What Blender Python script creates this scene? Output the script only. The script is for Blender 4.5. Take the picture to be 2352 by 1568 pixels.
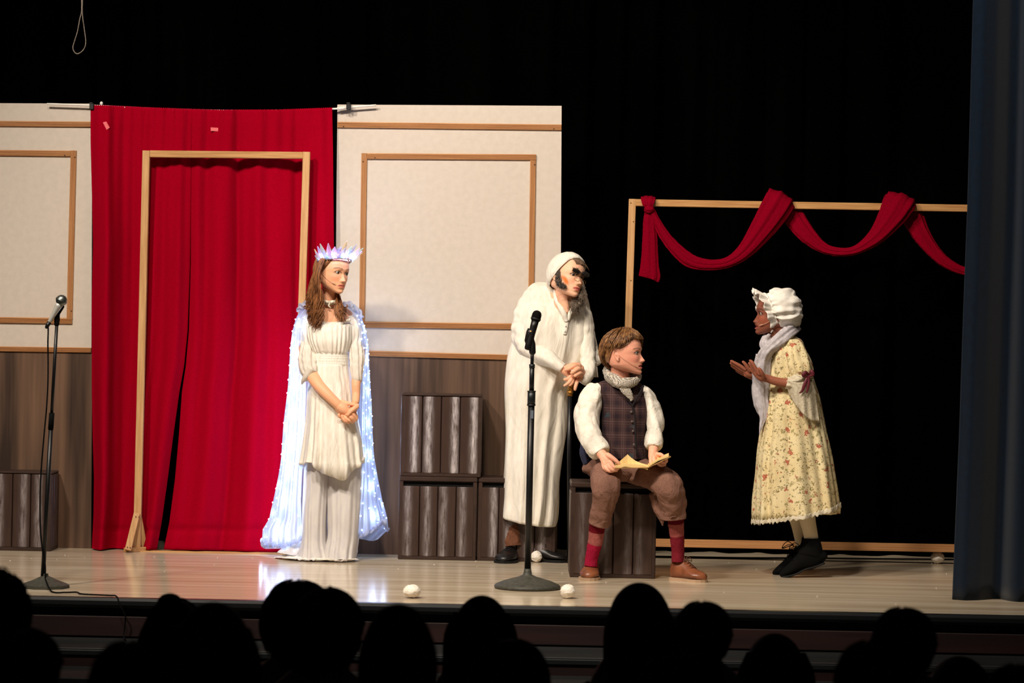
import bpy, math, random
import numpy as np
from mathutils import Vector, Matrix

# ---------------------------------------------------------------- scene, camera, light
for o in list(bpy.data.objects):
    bpy.data.objects.remove(o)
SC = bpy.context.scene
COL = SC.collection
FPX, CXP, CYP = 6020.0, 1176.0, 784.0      # focal length in pixels of a 2352 px wide frame
ROLL, CAMZ, CAMY = 0.020, 1.18, -14.0

cam_d = bpy.data.cameras.new('camera')
cam = bpy.data.objects.new('camera', cam_d)
COL.objects.link(cam)
cam_d.sensor_width = 36.0
cam_d.lens = 36.0 * FPX / 2352.0
cam_d.clip_end = 200
cam.matrix_world = Matrix.Translation((0, CAMY, CAMZ)) @ Matrix.Rotation(math.pi / 2, 4, 'X') @ Matrix.Rotation(ROLL, 4, 'Z')
cam_d.dof.use_dof = True
cam_d.dof.focus_distance = 13.7
cam_d.dof.aperture_fstop = 4.8
SC.camera = cam

world = bpy.data.worlds.new('world')
SC.world = world
world.use_nodes = True
world.node_tree.nodes['Background'].inputs[0].default_value = (0.55, 0.6, 0.75, 1)
world.node_tree.nodes['Background'].inputs[1].default_value = 0.012

def spot(name, loc, target, power, color, angle, blend=0.5, size=0.24):
    l = bpy.data.lights.new(name, 'SPOT')
    l.energy = power; l.color = color; l.spot_size = math.radians(angle); l.spot_blend = blend
    l.shadow_soft_size = size
    o = bpy.data.objects.new(name, l); COL.objects.link(o)
    o.location = loc
    o.rotation_euler = (Vector(target) - Vector(loc)).to_track_quat('-Z', 'Y').to_euler()
    return o
# stage spots hung above the front rows, left and right of the middle, and one wash on the blue curtain
WARM = (1.0, 0.87, 0.73)
spot('stage_spot', (-3.9, -5.2, 5.3), (-0.9, -0.2, 0.8), 1220, WARM, 56, 0.55)
spot('stage_spot', (-2.0, -5.0, 5.7), (-0.4, -0.2, 0.8), 900, WARM, 56, 0.6)
spot('stage_spot', (-0.4, -5.4, 5.7), (1.5, -0.2, 0.7), 960, WARM, 58, 0.5)
spot('stage_spot', (2.6, -5.4, 5.4), (0.6, -0.2, 0.8), 130, WARM, 52, 0.6)
spot('curtain_wash', (-0.6, -2.6, 4.9), (2.7, -1.6, 2.0), 150, (0.7, 0.88, 1.0), 26, 1.0)

SC.view_settings.view_transform = 'Standard'
SC.view_settings.look = 'None'
SC.view_settings.exposure = 0.0
SC.view_settings.gamma = 1.0
SC.view_settings.use_curve_mapping = False
SC.cycles.use_denoising = True
SC.cycles.max_bounces = 6
SC.cycles.transparent_max_bounces = 12
SC.cycles.sample_clamp_indirect = 4.0

# ---------------------------------------------------------------- helpers
CR, SR = math.cos(ROLL), math.sin(ROLL)
def P(px, py, D):
    u, v = px - CXP, CYP - py
    x, z = u * CR - v * SR, u * SR + v * CR
    return np.array([x * D / FPX, D + CAMY, CAMZ + z * D / FPX])
def floorD(px, py, z=0.0):
    u, v = px - CXP, CYP - py
    return (CAMZ - z) * FPX / -(u * SR + v * CR)
def s2l(c):
    return tuple(((x / 255) / 12.92 if x / 255 <= .04045 else ((x / 255 + .055) / 1.055) ** 2.4) for x in c)

def mk(name, V, F, mat, parent=None, smooth=True, kind=None, label=None, cols=None, origin=None, mods=None):
    """one mesh object; V in world coordinates"""
    V = np.asarray(V, float)
    if parent is not None:
        off = np.array(wloc(parent))
        loc = np.zeros(3)
        if origin is not None:
            loc = np.asarray(origin, float) - off
            off = np.asarray(origin, float)
    else:
        if origin is None:
            lo, hi = V.min(0), V.max(0)
            origin = np.array([(lo[0] + hi[0]) / 2, (lo[1] + hi[1]) / 2, lo[2]])
        off = np.asarray(origin, float); loc = off
    me = bpy.data.meshes.new(name)
    me.from_pydata((V - off).tolist(), [], [tuple(int(i) for i in f) for f in F])
    if smooth:
        me.polygons.foreach_set('use_smooth', [True] * len(me.polygons))
    if cols is not None:
        a = me.color_attributes.new('Col', 'FLOAT_COLOR', 'POINT')
        c = np.ones((len(V), 4)); c[:, :3] = cols
        a.data.foreach_set('color', c.ravel())
    me.update()
    o = bpy.data.objects.new(name, me)
    COL.objects.link(o)
    o.location = loc
    if parent is not None:
        o.parent = parent
    for m in (mat if isinstance(mat, (list, tuple)) else [mat]):
        me.materials.append(m)
    if kind: o['kind'] = kind
    if label: o['label'] = label
    return o
WL = {}
def wloc(o):
    l = Vector(o.location)
    while o.parent is not None:
        o = o.parent; l = l + Vector(o.location)
    return l
def thing(name, loc, label, cat, group=None):
    o = bpy.data.objects.new(name, None); COL.objects.link(o)
    o.empty_display_size = 0.1
    o.location = loc
    o['label'] = label; o['category'] = cat
    if group: o['group'] = group
    return o
def tag(o, label, cat, group=None):
    o['label'] = label; o['category'] = cat
    if group: o['group'] = group
    return o
def solid(o, t):
    m = o.modifiers.new('thickness', 'SOLIDIFY'); m.thickness = t; m.offset = 0
    return o

def join(*parts):
    Vs, Fs, n = [], [], 0
    for V, F in parts:
        V = np.asarray(V, float)
        Vs.append(V); Fs += [tuple(i + n for i in f) for f in F]; n += len(V)
    return np.vstack(Vs), Fs

def boxm(c, s, bev=0.0):
    """box centred c, full size s; small chamfer"""
    x, y, z = [k / 2 for k in s]
    if bev <= 0:
        V = [(i * x, j * y, k * z) for i in (-1, 1) for j in (-1, 1) for k in (-1, 1)]
        F = [(0, 1, 3, 2), (4, 6, 7, 5), (0, 4, 5, 1), (2, 3, 7, 6), (0, 2, 6, 4), (1, 5, 7, 3)]
        return np.array(V) + np.array(c), F
    V = []; idx = {}
    for i in (-1, 1):
        for j in (-1, 1):
            for k in (-1, 1):
                idx[i, j, k] = len(V)
                V += [(i * x, j * (y - bev), k * (z - bev)), (i * (x - bev), j * y, k * (z - bev)), (i * (x - bev), j * (y - bev), k * z)]
    F = []
    for s_ in (-1, 1):
        F.append([idx[s_, j, k] for j, k in ((-1, -1), (1, -1), (1, 1), (-1, 1))][::s_])
        F.append([idx[j, s_, k] + 1 for j, k in ((-1, -1), (-1, 1), (1, 1), (1, -1))][::s_])
        F.append([idx[j, k, s_] + 2 for j, k in ((-1, -1), (1, -1), (1, 1), (-1, 1))][::s_])
    for a in (-1, 1):
        for b in (-1, 1):
            F.append([idx[-1, a, b] + 1, idx[1, a, b] + 1, idx[1, a, b] + 2, idx[-1, a, b] + 2][::-a * b])
            F.append([idx[a, -1, b] + 0, idx[a, 1, b] + 0, idx[a, 1, b] + 2, idx[a, -1, b] + 2][::a * b])
            F.append([idx[a, b, -1] + 0, idx[a, b, 1] + 0, idx[a, b, 1] + 1, idx[a, b, -1] + 1][::-a * b])
            for c_ in (-1, 1):
                i0 = idx[a, b, c_]
                F.append([i0, i0 + 1, i0 + 2][::a * b * c_])
    return np.array(V) + np.array(c), [tuple(f) for f in F]

def beam(p0, p1, wid, dep, side=(0, 1, 0), bev=0.002):
    """squared timber from p0 to p1; dep is its size along 'side'"""
    p0, p1, side = map(lambda a: np.asarray(a, float), (p0, p1, side))
    L = np.linalg.norm(p1 - p0); t = (p1 - p0) / L
    b = side - t * side.dot(t); b /= np.linalg.norm(b); a = np.cross(b, t)
    V, F = boxm((0, 0, 0), (wid, dep, L), bev)
    M = np.array([a, b, t])
    return V @ M + (p0 + p1) / 2, F

def mould(p0, p1, wid, dep=0.014):
    """reeded moulding strip facing the camera"""
    p0, p1 = np.asarray(p0, float), np.asarray(p1, float)
    t = (p1 - p0); L = np.linalg.norm(t); t /= L
    b = np.array([0, -1.0, 0]); b -= t * b.dot(t); b /= np.linalg.norm(b)
    a = np.cross(t, b)
    prof = [(-.5, 0), (-.5, .55), (-.44, .72)]
    n = 4
    for i in range(n):
        x0 = -.44 + .88 * i / n; w = .88 / n
        prof += [(x0 + w * .12, .72), (x0 + w * .3, 1.0), (x0 + w * .7, 1.0), (x0 + w * .88, .72)]
    prof += [(.44, .72), (.5, .55), (.5, 0)]
    V = [p + a * (x * wid) + b * (y * dep) for p in (p0, p1) for x, y in prof]
    m = len(prof)
    F = [(i, i + 1, m + i + 1, m + i) for i in range(m - 1)] + [tuple(range(m))[::-1], tuple(range(m, 2 * m)), (m - 1, 0, m, 2 * m - 1)]
    return np.array(V), F

def catmull(K, m):
    K = np.asarray(K, float); n = len(K)
    if n == 2:
        return np.array([K[0] + (K[1] - K[0]) * t for t in np.linspace(0, 1, m + 1)])
    out = []
    for i in range(n - 1):
        a = K[i - 1] if i > 0 else 2 * K[0] - K[1]
        b, c = K[i], K[i + 1]
        d = K[i + 2] if i + 2 < n else 2 * K[-1] - K[-2]
        for j in range(m):
            t = j / m
            out.append(.5 * ((2 * b) + (c - a) * t + (2 * a - 5 * b + 4 * c - d) * t * t + (3 * b - a - 3 * c + d) * t ** 3))
    out.append(K[-1])
    return np.array(out)

def grid_faces(nu, nv, close_u=False):
    F = []
    for j in range(nv - 1):
        for i in range(nu - (0 if close_u else 1)):
            i2 = (i + 1) % nu
            F.append((j * nu + i, j * nu + i2, (j + 1) * nu + i2, (j + 1) * nu + i))
    return F

def wob(V, scale, seed=0, stretch=(1, 1, 1), n=7):
    """smooth pseudo noise in -1..1 of points V"""
    r = np.random.RandomState(seed)
    Q = np.asarray(V) * np.array(stretch) * scale
    s = np.zeros(len(Q))
    for i in range(n):
        k = r.normal(size=3); k *= (1 + 0.35 * i) / np.linalg.norm(k)
        k2 = r.normal(size=3); k2 *= 1.3 / np.linalg.norm(k2)
        s += np.sin(Q @ k * 2 * math.pi + r.rand() * 6.28 + 1.6 * np.sin(Q @ k2 * 2 * math.pi + r.rand() * 6.28)) / (1 + 0.25 * i)
    return s / 3.0

def ridge(V, scale, seed=0, stretch=(1, 1, 1)):
    w = wob(V, scale, seed, stretch, 4)
    return 1 - 2 * np.abs(w).clip(0, 1) ** .7

def crease(V, scale, seed=0, stretch=(1, 1, 1), w=.42):
    """cloth-like relief: soft hollows between narrow ridges"""
    a = wob(V, scale, seed, stretch, 4); b = wob(V, scale * 1.9, seed + 3, stretch, 4)
    return .8 * np.exp(-(a / w) ** 2) + .22 * np.exp(-(b / w) ** 2) + .5 * wob(V, scale * .5, seed + 7, stretch, 4) - .4
def frames(pts, up=(0, 1, 0), rmf=False):
    T = np.gradient(pts, axis=0)
    T /= np.linalg.norm(T, axis=1)[:, None] + 1e-12
    if rmf:
        A = [np.cross(T[0], up)]
        for i in range(1, len(T)):
            a = A[-1] - T[i] * T[i].dot(A[-1]); A.append(a)
            A[-1] = a / np.linalg.norm(a)
        A[0] = A[0] / np.linalg.norm(A[0])
        A = np.array(A); return T, A, np.cross(A, T)
    up = np.asarray(up, float)
    A = np.cross(T, up); A /= np.linalg.norm(A, axis=1)[:, None] + 1e-9
    B = np.cross(A, T)
    return T, A, B

def tube(pts, ra, rb=None, n=16, capped=True, round_ends=False, fold=None, up=(0, 1, 0), sq=2.0, rmf=False):
    """surface round a path. ra: radius across (in the picture plane), rb: radius in depth. fold(th, t)->factor"""
    pts = np.asarray(pts, float); m = len(pts)
    ra = np.broadcast_to(np.asarray(ra, float), (m,)).copy()
    rb = ra.copy() if rb is None else np.broadcast_to(np.asarray(rb, float), (m,)).copy()
    T, A, B = frames(pts, up, rmf)
    if round_ends:
        hs = np.array([math.radians(a) for a in (80, 60, 40, 20)])
        pre = [pts[0] - T[0] * ra[0] * math.sin(h) for h in hs]
        post = [pts[-1] + T[-1] * ra[-1] * math.sin(h) for h in hs[::-1]]
        c = np.cos(hs)
        pts = np.vstack([pre, pts, post])
        A = np.vstack([np.repeat(A[:1], 4, 0), A, np.repeat(A[-1:], 4, 0)])
        B = np.vstack([np.repeat(B[:1], 4, 0), B, np.repeat(B[-1:], 4, 0)])
        rb = np.concatenate([rb[0] * c, rb, rb[-1] * c[::-1]])
        ra = np.concatenate([ra[0] * c, ra, ra[-1] * c[::-1]]); m = len(pts)
    th = np.linspace(0, 2 * math.pi, n, endpoint=False)
    TT, TH = np.meshgrid(np.linspace(0, 1, m), th, indexing='ij')
    ct, st = np.cos(TH), np.sin(TH)
    if sq != 2.0:
        ct = np.sign(ct) * np.abs(ct) ** (2 / sq); st = np.sign(st) * np.abs(st) ** (2 / sq)
    f = fold(TH, TT) if fold is not None else np.ones_like(TH)
    V = pts[:, None, :] + A[:, None, :] * (ra[:, None] * ct * f)[..., None] + B[:, None, :] * (rb[:, None] * st * f)[..., None]
    V = V.reshape(-1, 3)
    F = grid_faces(n, m, True)
    if capped:
        V = np.vstack([V, pts[:1], pts[-1:]]); k = m * n
        F += [(k, (i + 1) % n, i) for i in range(n)] + [(k + 1, (m - 1) * n + i, (m - 1) * n + (i + 1) % n) for i in range(n)]
    return V, F

def ptube(D0, K, m=6, n=16, **kw):
    """tube keyed in picture units: rows (px, py, depth offset m, half width px[, half depth m])"""
    K = [tuple(k) if len(k) == 5 else (k[0], k[1], k[2], k[3], k[3] * (D0 + k[2]) / FPX) for k in K]
    R = catmull(K, m)
    pts = np.array([P(r[0], r[1], D0 + r[2]) for r in R])
    ra = np.array([max(r[3], .05) * (D0 + r[2]) / FPX for r in R]); rb = np.maximum(R[:, 4], .0004)
    return tube(pts, ra, rb, n, **kw)

def loft(D0, K, m=6, n=96, fold=None, sq=2.3, wr=(0, 1), seed=0, stretch=(1, 1, .35), cap_top=True, cap_bot=False, hem=None):
    """garment of level rings: rows (left px, right px, py at middle, slope, depth offset, half depth m)"""
    R = catmull(K, m); M = len(R)
    th = np.linspace(0, 2 * math.pi, n, endpoint=False)
    V = []
    for j, (l, r, y, sl, dd, hd) in enumerate(R):
        D = D0 + dd; s = D / FPX
        c = P((l + r) / 2, y, D); hw = (r - l) / 2 * s
        ct, st = np.cos(th), np.sin(th)
        ct = np.sign(ct) * np.abs(ct) ** (2 / sq); st = np.sign(st) * np.abs(st) ** (2 / sq)
        f = fold(th, j / (M - 1)) if fold is not None else 1.0
        ring = np.stack([c[0] + hw * ct * (1 + (f - 1) * .35), c[1] - hd * st * f, c[2] - sl * hw * ct + 0 * th], 1)
        V.append(ring)
    V = np.vstack(V)
    cen = np.repeat(np.array([P((l + r) / 2, y, D0 + dd) for l, r, y, sl, dd, hd in R]), n, 0)
    nr = V - cen; nr[:, 2] = 0; nr /= np.linalg.norm(nr, axis=1)[:, None] + 1e-9
    if wr[0]:
        V += nr * (wob(V, wr[1], seed, stretch) * wr[0])[:, None]
    if hem:
        V[-n:, 2] += hem(th)
    F = grid_faces(n, M, True)
    F = [f[::-1] for f in F]
    if cap_top:
        V = np.vstack([V, cen[:1]]); k = len(V) - 1; F += [(k, i, (i + 1) % n) for i in range(n)]
    if cap_bot:
        V = np.vstack([V, cen[-1:]]); k = len(V) - 1; b = (M - 1) * n; F += [(k, b + (i + 1) % n, b + i) for i in range(n)]
    return V, F

def ellipsoid(c, r, n=20, M=None):
    th = np.linspace(0, 2 * math.pi, n, endpoint=False); ph = np.linspace(0.02, math.pi - .02, n)
    V = np.array([(math.sin(p) * math.cos(t) * r[0], math.sin(p) * math.sin(t) * r[1], math.cos(p) * r[2]) for p in ph for t in th])
    if M is not None: V = V @ np.asarray(M)
    F = grid_faces(n, n, True)
    k = n * (n - 1)
    F += [tuple(range(n)), tuple(range(k + n - 1, k - 1, -1))]
    F = [f[::-1] for f in F]
    return V + np.asarray(c), F

def lathe(c, prof, n=32, axis=(0, 0, 1)):
    """prof rows (radius, height) along axis from c"""
    t = np.asarray(axis, float); t /= np.linalg.norm(t)
    a = np.cross(t, (0, 1, 0) if abs(t[1]) < .9 else (1, 0, 0)); a /= np.linalg.norm(a); b = np.cross(t, a)
    V = [np.asarray(c) + t * h + a * (r * math.cos(q)) + b * (r * math.sin(q)) for r, h in prof for q in np.linspace(0, 2 * math.pi, n, endpoint=False)]
    F = grid_faces(n, len(prof), True); k = (len(prof) - 1) * n
    F += [tuple(range(n))[::-1], tuple(range(k, k + n))]
    return np.array(V), F

def remesh(parts, voxel, smooth=2):
    V, F = join(*parts)
    me = bpy.data.meshes.new('tmp'); me.from_pydata(V.tolist(), [], F); me.update()
    o = bpy.data.objects.new('tmp', me); COL.objects.link(o)
    r = o.modifiers.new('r', 'REMESH'); r.mode = 'VOXEL'; r.voxel_size = voxel
    if smooth:
        s = o.modifiers.new('s', 'SMOOTH'); s.iterations = smooth; s.factor = .5
    dg = bpy.context.evaluated_depsgraph_get(); dg.update()
    ev = o.evaluated_get(dg).to_mesh()
    n = len(ev.vertices); VV = np.empty(n * 3); ev.vertices.foreach_get('co', VV)
    FF = [tuple(p.vertices) for p in ev.polygons]
    o.evaluated_get(dg).to_mesh_clear()
    bpy.data.objects.remove(o); bpy.data.meshes.remove(me)
    return VV.reshape(-1, 3), FF

# ---------------------------------------------------------------- materials
def mat(name, c1, c2=None, scale=8, stretch=(1, 1, 1), rough=.8, spec=.3, bump=0, bscale=None, detail=4, trans=0, alpha=1, metal=0, sheen=0, attr=None, lo=.35, hi=.65, sss=0, coat=0, srgb=True, bdist=.01):
    m = bpy.data.materials.new(name); m.use_nodes = True
    nt = m.node_tree; N = nt.nodes; L = nt.links
    b = N['Principled BSDF']
    if srgb:
        c1 = s2l(c1); c2 = s2l(c2) if c2 else None
    b.inputs['Roughness'].default_value = rough
    b.inputs['Specular IOR Level'].default_value = spec
    b.inputs['Metallic'].default_value = metal
    b.inputs['Sheen Weight'].default_value = sheen
    b.inputs['Coat Weight'].default_value = coat
    if sss:
        b.inputs['Subsurface Weight'].default_value = sss
        b.inputs['Subsurface Radius'].default_value = (.012, .005, .003)
        b.inputs['Subsurface Scale'].default_value = 1.0
    tc = N.new('ShaderNodeTexCoord'); mp = N.new('ShaderNodeMapping')
    L.new(tc.outputs['Object'], mp.inputs[0]); mp.inputs['Scale'].default_value = stretch
    src = None
    if c2:
        nz = N.new('ShaderNodeTexNoise'); nz.inputs['Scale'].default_value = scale; nz.inputs['Detail'].default_value = detail
        L.new(mp.outputs[0], nz.inputs['Vector'])
        rp = N.new('ShaderNodeValToRGB'); rp.color_ramp.elements[0].position = lo; rp.color_ramp.elements[1].position = hi
        rp.color_ramp.elements[0].color = (*c1, 1); rp.color_ramp.elements[1].color = (*c2, 1)
        L.new(nz.outputs[0], rp.inputs[0]); src = rp.outputs[0]
    if attr:
        at = N.new('ShaderNodeAttribute'); at.attribute_name = attr
        if src is None: src = at.outputs['Color']
        else:
            mx = N.new('ShaderNodeMix'); mx.data_type = 'RGBA'; mx.blend_type = 'MULTIPLY'; mx.inputs[0].default_value = 1
            L.new(src, mx.inputs[6]); L.new(at.outputs['Color'], mx.inputs[7]); src = mx.outputs[2]
    if src is not None: L.new(src, b.inputs['Base Color'])
    else: b.inputs['Base Color'].default_value = (*c1, 1)
    if bump:
        bn = N.new('ShaderNodeTexNoise'); bn.inputs['Scale'].default_value = bscale or scale; bn.inputs['Detail'].default_value = 3; bn.inputs['Distortion'].default_value = 1.2 if bdist > .01 else 0
        L.new(mp.outputs[0], bn.inputs['Vector'])
        bp = N.new('ShaderNodeBump'); bp.inputs['Strength'].default_value = bump; bp.inputs['Distance'].default_value = bdist
        L.new(bn.outputs[0], bp.inputs['Height']); L.new(bp.outputs[0], b.inputs['Normal'])
    out = N['Material Output']; sh = b.outputs[0]
    if trans:
        t = N.new('ShaderNodeBsdfTranslucent')
        if src is not None: L.new(src, t.inputs[0])
        else: t.inputs[0].default_value = (*c1, 1)
        mx = N.new('ShaderNodeMixShader'); mx.inputs[0].default_value = trans
        L.new(sh, mx.inputs[1]); L.new(t.outputs[0], mx.inputs[2]); sh = mx.outputs[0]
    if alpha < 1:
        t = N.new('ShaderNodeBsdfTransparent'); mx = N.new('ShaderNodeMixShader'); mx.inputs[0].default_value = alpha
        L.new(t.outputs[0], mx.inputs[1]); L.new(sh, mx.inputs[2]); sh = mx.outputs[0]
    L.new(sh, out.inputs[0])
    return m
def emis(name, c, s):
    m = bpy.data.materials.new(name); m.use_nodes = True
    b = m.node_tree.nodes['Principled BSDF']
    b.inputs['Base Color'].default_value = (*c, 1)
    b.inputs['Emission Color'].default_value = (*c, 1); b.inputs['Emission Strength'].default_value = s
    return m

M_floor = mat('stage_vinyl', (212, 198, 174), (184, 166, 140), 3, (.25, 3, 3), rough=.16, spec=.32, bump=.015, bscale=4, detail=6)
M_flat = mat('scenic_cream_paint', (203, 193, 182), (198, 188, 177), 30, rough=.85, spec=.15, bump=.05, bscale=90)
M_woodh = mat('pine_level', (196, 150, 96), (170, 120, 70), 9, (.5, 8, 9), rough=.6, spec=.3)
M_woodv = mat('pine_upright', (206, 162, 112), (184, 138, 90), 9, (9, 8, .5), rough=.6, spec=.3)
M_trimh = mat('moulding_level', (190, 140, 92), (164, 112, 68), 7, (.4, 20, 30), rough=.55)
M_trimv = mat('moulding_upright', (190, 140, 92), (164, 112, 68), 7, (30, 20, .4), rough=.55)
M_black = mat('black_paint', (14, 14, 15), rough=.42, spec=.4)
M_blackmat = mat('black_matt', (8, 8, 8), rough=.9, spec=.1)
M_dark_metal = mat('dark_metal', (38, 42, 44), rough=.4, spec=.5, metal=.5)
M_cast = mat('cast_base', (72, 72, 64), (56, 56, 50), 60, rough=.55, spec=.3, bump=.05)
M_chrome = mat('silver_metal', (190, 192, 190), rough=.25, metal=1)
M_grille = mat('steel_grille', (150, 155, 150), (90, 95, 92), 400, rough=.35, metal=.9)
M_drape = mat('black_velour', (0.0003, 0.0003, 0.00028), (0.0007, 0.0007, 0.0006), 3, (1, 1, .2), rough=1, spec=0, srgb=False)
M_white = mat('white_enamel', (232, 228, 220), rough=.4)
M_snow = mat('white_fleece', (238, 232, 222), (222, 214, 200), 60, rough=.95, spec=.1, bump=.3, bscale=120)
M_nail = mat('nail_head', (70, 52, 40), rough=.5, metal=.3)

# ================================================================ the setting
def structure(name, V, F, m, **k):
    o = mk(name, V, F, m, smooth=False, **k); o['kind'] = 'structure'; return o
D_EDGE, D_REAR = 11.70, 15.3
yE, yR = D_EDGE + CAMY, D_REAR + CAMY
structure('floor', *boxm((0, (yE + yR) / 2 + .02, -.06), (10, yR - yE - .04, .12)), M_floor)
M_lip = mat('black_stage_lip', (16, 18, 20), rough=.35, spec=.4)
M_fas = mat('dark_fascia', (26, 27, 28), (18, 18, 19), 4, (.3, 1, 3), rough=.6)
M_redb = mat('dark_red_board', (38, 18, 16), (26, 12, 11), 4, (.3, 1, 6), rough=.6)
M_tread = mat('grey_tread', (28, 30, 31), (20, 21, 22), 6, (.3, 1, 1), rough=.6)
M_aud = mat('dark_carpet', (20, 18, 18), rough=.95)
# rounded black nosing along the stage edge
pr = [(0.045, .0), (0.0, .0), (-.012, -.012), (-.014, -.03), (-.006, -.044), (.045, -.05)]
V = [(x, yE + a, b) for x in (-5, 5) for a, b in pr]; m_ = len(pr)
F = [(i, m_ + i, m_ + i + 1, i + 1) for i in range(m_ - 1)] + [(m_ - 1, 2 * m_ - 1, m_, 0)]
structure('trim_1', V, F, M_lip)
structure('wall_front', *boxm((0, yE + .06, -.40), (10, .06, .70)), M_fas)
sb = thing('stage_steps', (0, yE - .2, -.75), 'dark red-brown wooden steps with worn grey treads running along the stage front', 'steps')
mk('board', *boxm((0, yE + .018, -.128), (10, .014, .09), .003), M_redb, sb, smooth=False)
mk('tread', *boxm((0, yE - .175, -.195), (10, .40, .03), .004), M_tread, sb, smooth=False)
mk('riser', *boxm((0, yE - .36, -.48), (10, .02, .54), .003), M_redb, sb, smooth=False)
mk('tread', *boxm((0, yE - .56, -.275), (10, .40, .03), .004), M_tread, sb, smooth=False)
mk('riser', *boxm((0, yE - .74, -.52), (10, .02, .46), .003), M_redb, sb, smooth=False)
mk('nosing', *boxm((0, yE - .372, -.2), (10, .01, .022), .002), M_dark_metal, sb, smooth=False)
M_wall = mat('dark_stage_wall', (12, 12, 13), rough=.95)
structure('wall_back', *boxm((0, 1.75, 1.9), (11.6, .1, 5.6)), M_wall)
structure('wall_left', *boxm((-5.8, -6.2, 1.9), (.1, 16, 5.6)), M_wall)
structure('wall_right', *boxm((5.8, -6.2, 1.9), (.1, 16, 5.6)), M_wall)
structure('floor.001', *boxm((0, -8.5, -.80), (12, 12.5, .1)), M_aud)

# black drape across the back
def drape(name, D0, x0, x1, z0, z1, amp, nfold, seed, m, nu=500, nv=24, lean=(0, 0), wav=0):
    r = np.random.RandomState(seed)
    u = np.linspace(0, 1, nu); v = np.linspace(0, 1, nv); U, VV = np.meshgrid(u, v)
    ph = 2 * math.pi * (nfold * U + .5 * np.sin(2 * math.pi * U * 3.1 + 1) + .2 * np.sin(2 * math.pi * U * 7.3))
    y = amp * (np.sin(ph) + .35 * np.sin(2.1 * ph + 1.0 + VV * 1.2)) * (.8 + .2 * VV)
    X = x0 + (x1 - x0) * U + lean[0] * VV + lean[1] * (1 - VV) + .2 * amp * np.cos(ph * 1.0)
    Z = z1 + (z0 - z1) * VV
    Z = Z + wav * np.sin(ph * .5) * VV
    V = np.stack([X, D0 + CAMY + y, Z], -1).reshape(-1, 3)
    return V, grid_faces(nu, nv)
o = solid(mk('black_curtain', *drape('b', 14.95, -4.8, 4.8, .015, 4.6, .05, 34, 1, M_drape), M_drape), .006)
tag(o, 'tall black velour curtain in soft folds closing the back of the stage', 'curtain')
hem = mk('floor_cable', *tube(catmull([P(x, y, floorD(x, y) ) + np.array([0, 0, .008]) for x, y in ((1290, 1279), (1515, 1281), (1700, 1284), (1900, 1285), (2060, 1286.5), (2230, 1288))], 8), .005, n=8), M_blackmat)
tag(hem, 'thin black cable lying along the foot of the black back curtain', 'cable')

# blue front curtain at the right
M_blue = mat('blue_velour', (1, 20, 38), (1, 16, 32), 40, rough=.9, spec=.15, sheen=.25)
DB = 12.42
nu, nv = 260, 40
keysx = [0.0, .05, .12, .20, .245, .27, .30, .45, .62, .80, .84, .88, 1.0, 1.15, 1.3, 1.6]     # metres from the leading edge
keysy = [.00, -.035, -.01, .055, .06, -.02, -.05, -.03, .0, .05, .075, -.02, -.04, .03, .06, -.05]
xs = np.linspace(0, 1.6, nu); ys = np.interp(xs, keysx, keysy)
k_ = np.hanning(9); k_ /= k_.sum(); ys = np.convolve(np.pad(ys, 4, 'edge'), k_, 'valid')
V = []
for j in range(nv):
    t = j / (nv - 1)
    py = -150 + (1378 + 150) * t
    px = np.interp(py, [-150, 0, 470, 700, 1000, 1375], [2239, 2235, 2222, 2213, 2203, 2187])
    b = P(px, py, DB)
    for i in range(nu):
        wv = .006 * math.sin(xs[i] * 40) * (t ** 30)
        zz = b[2] + (0.0 - 0.02 * 0) * xs[i]
        V.append((b[0] + xs[i] * (.93 + .07 * t), b[1] + ys[i] * (.8 + .35 * t), zz + wv + (xs[i] * -.004 if t > .99 else 0)))
o = solid(mk('blue_curtain', V, grid_faces(nu, nv), M_blue), .008)
tag(o, 'dark blue velvet curtain drawn to the side of the stage opening', 'curtain')

# hanging cord loop, top left
M_cord = mat('grey_cord', (120, 110, 100), (88, 80, 74), 80, rough=.8)
lp = [(187, -60), (187.5, 5), (187, 28), (183, 45), (178, 72), (172, 92), (167.5, 108), (170, 118), (177, 123.5), (187, 119), (194.5, 109), (197, 96), (195.5, 80), (193, 62), (190, 40), (189, 20), (189.5, 0), (189.5, -60)]
V1 = tube(catmull([P(x, y, 13.2) for x, y in lp], 6), .0026, n=8)
o = mk('cord_loop', *V1, M_cord); tag(o, 'thin grey cord hanging down in a loop against the black', 'cord')

# ================================================================ scenery flats
DF = 14.36
def dado_mat(name, seed):
    m = bpy.data.materials.new(name); m.use_nodes = True; nt = m.node_tree; N = nt.nodes; L = nt.links
    b = N['Principled BSDF']; b.inputs['Roughness'].default_value = .6; b.inputs['Specular IOR Level'].default_value = .25
    tc = N.new('ShaderNodeTexCoord'); mp = N.new('ShaderNodeMapping'); mp.inputs['Scale'].default_value = (1, 0, .06); mp.inputs['Location'].default_value = (seed, 0, 0)
    L.new(tc.outputs['Object'], mp.inputs[0])
    nz = N.new('ShaderNodeTexNoise'); nz.inputs['Scale'].default_value = 9; nz.inputs['Detail'].default_value = 3; nz.inputs['Roughness'].default_value = .6; L.new(mp.outputs[0], nz.inputs['Vector'])
    rp = N.new('ShaderNodeValToRGB'); e = rp.color_ramp.elements
    e[0].position = .34; e[0].color = (*s2l((50, 36, 28)), 1); e[1].position = .66; e[1].color = (*s2l((110, 84, 66)), 1)
    L.new(nz.outputs[0], rp.inputs[0]); L.new(rp.outputs[0], b.inputs['Base Color'])
    return m
M_dadoL, M_dadoR = dado_mat('brown_streaked_paint', 1.3), dado_mat('brown_streaked_paint_dark', 7.7)

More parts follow.
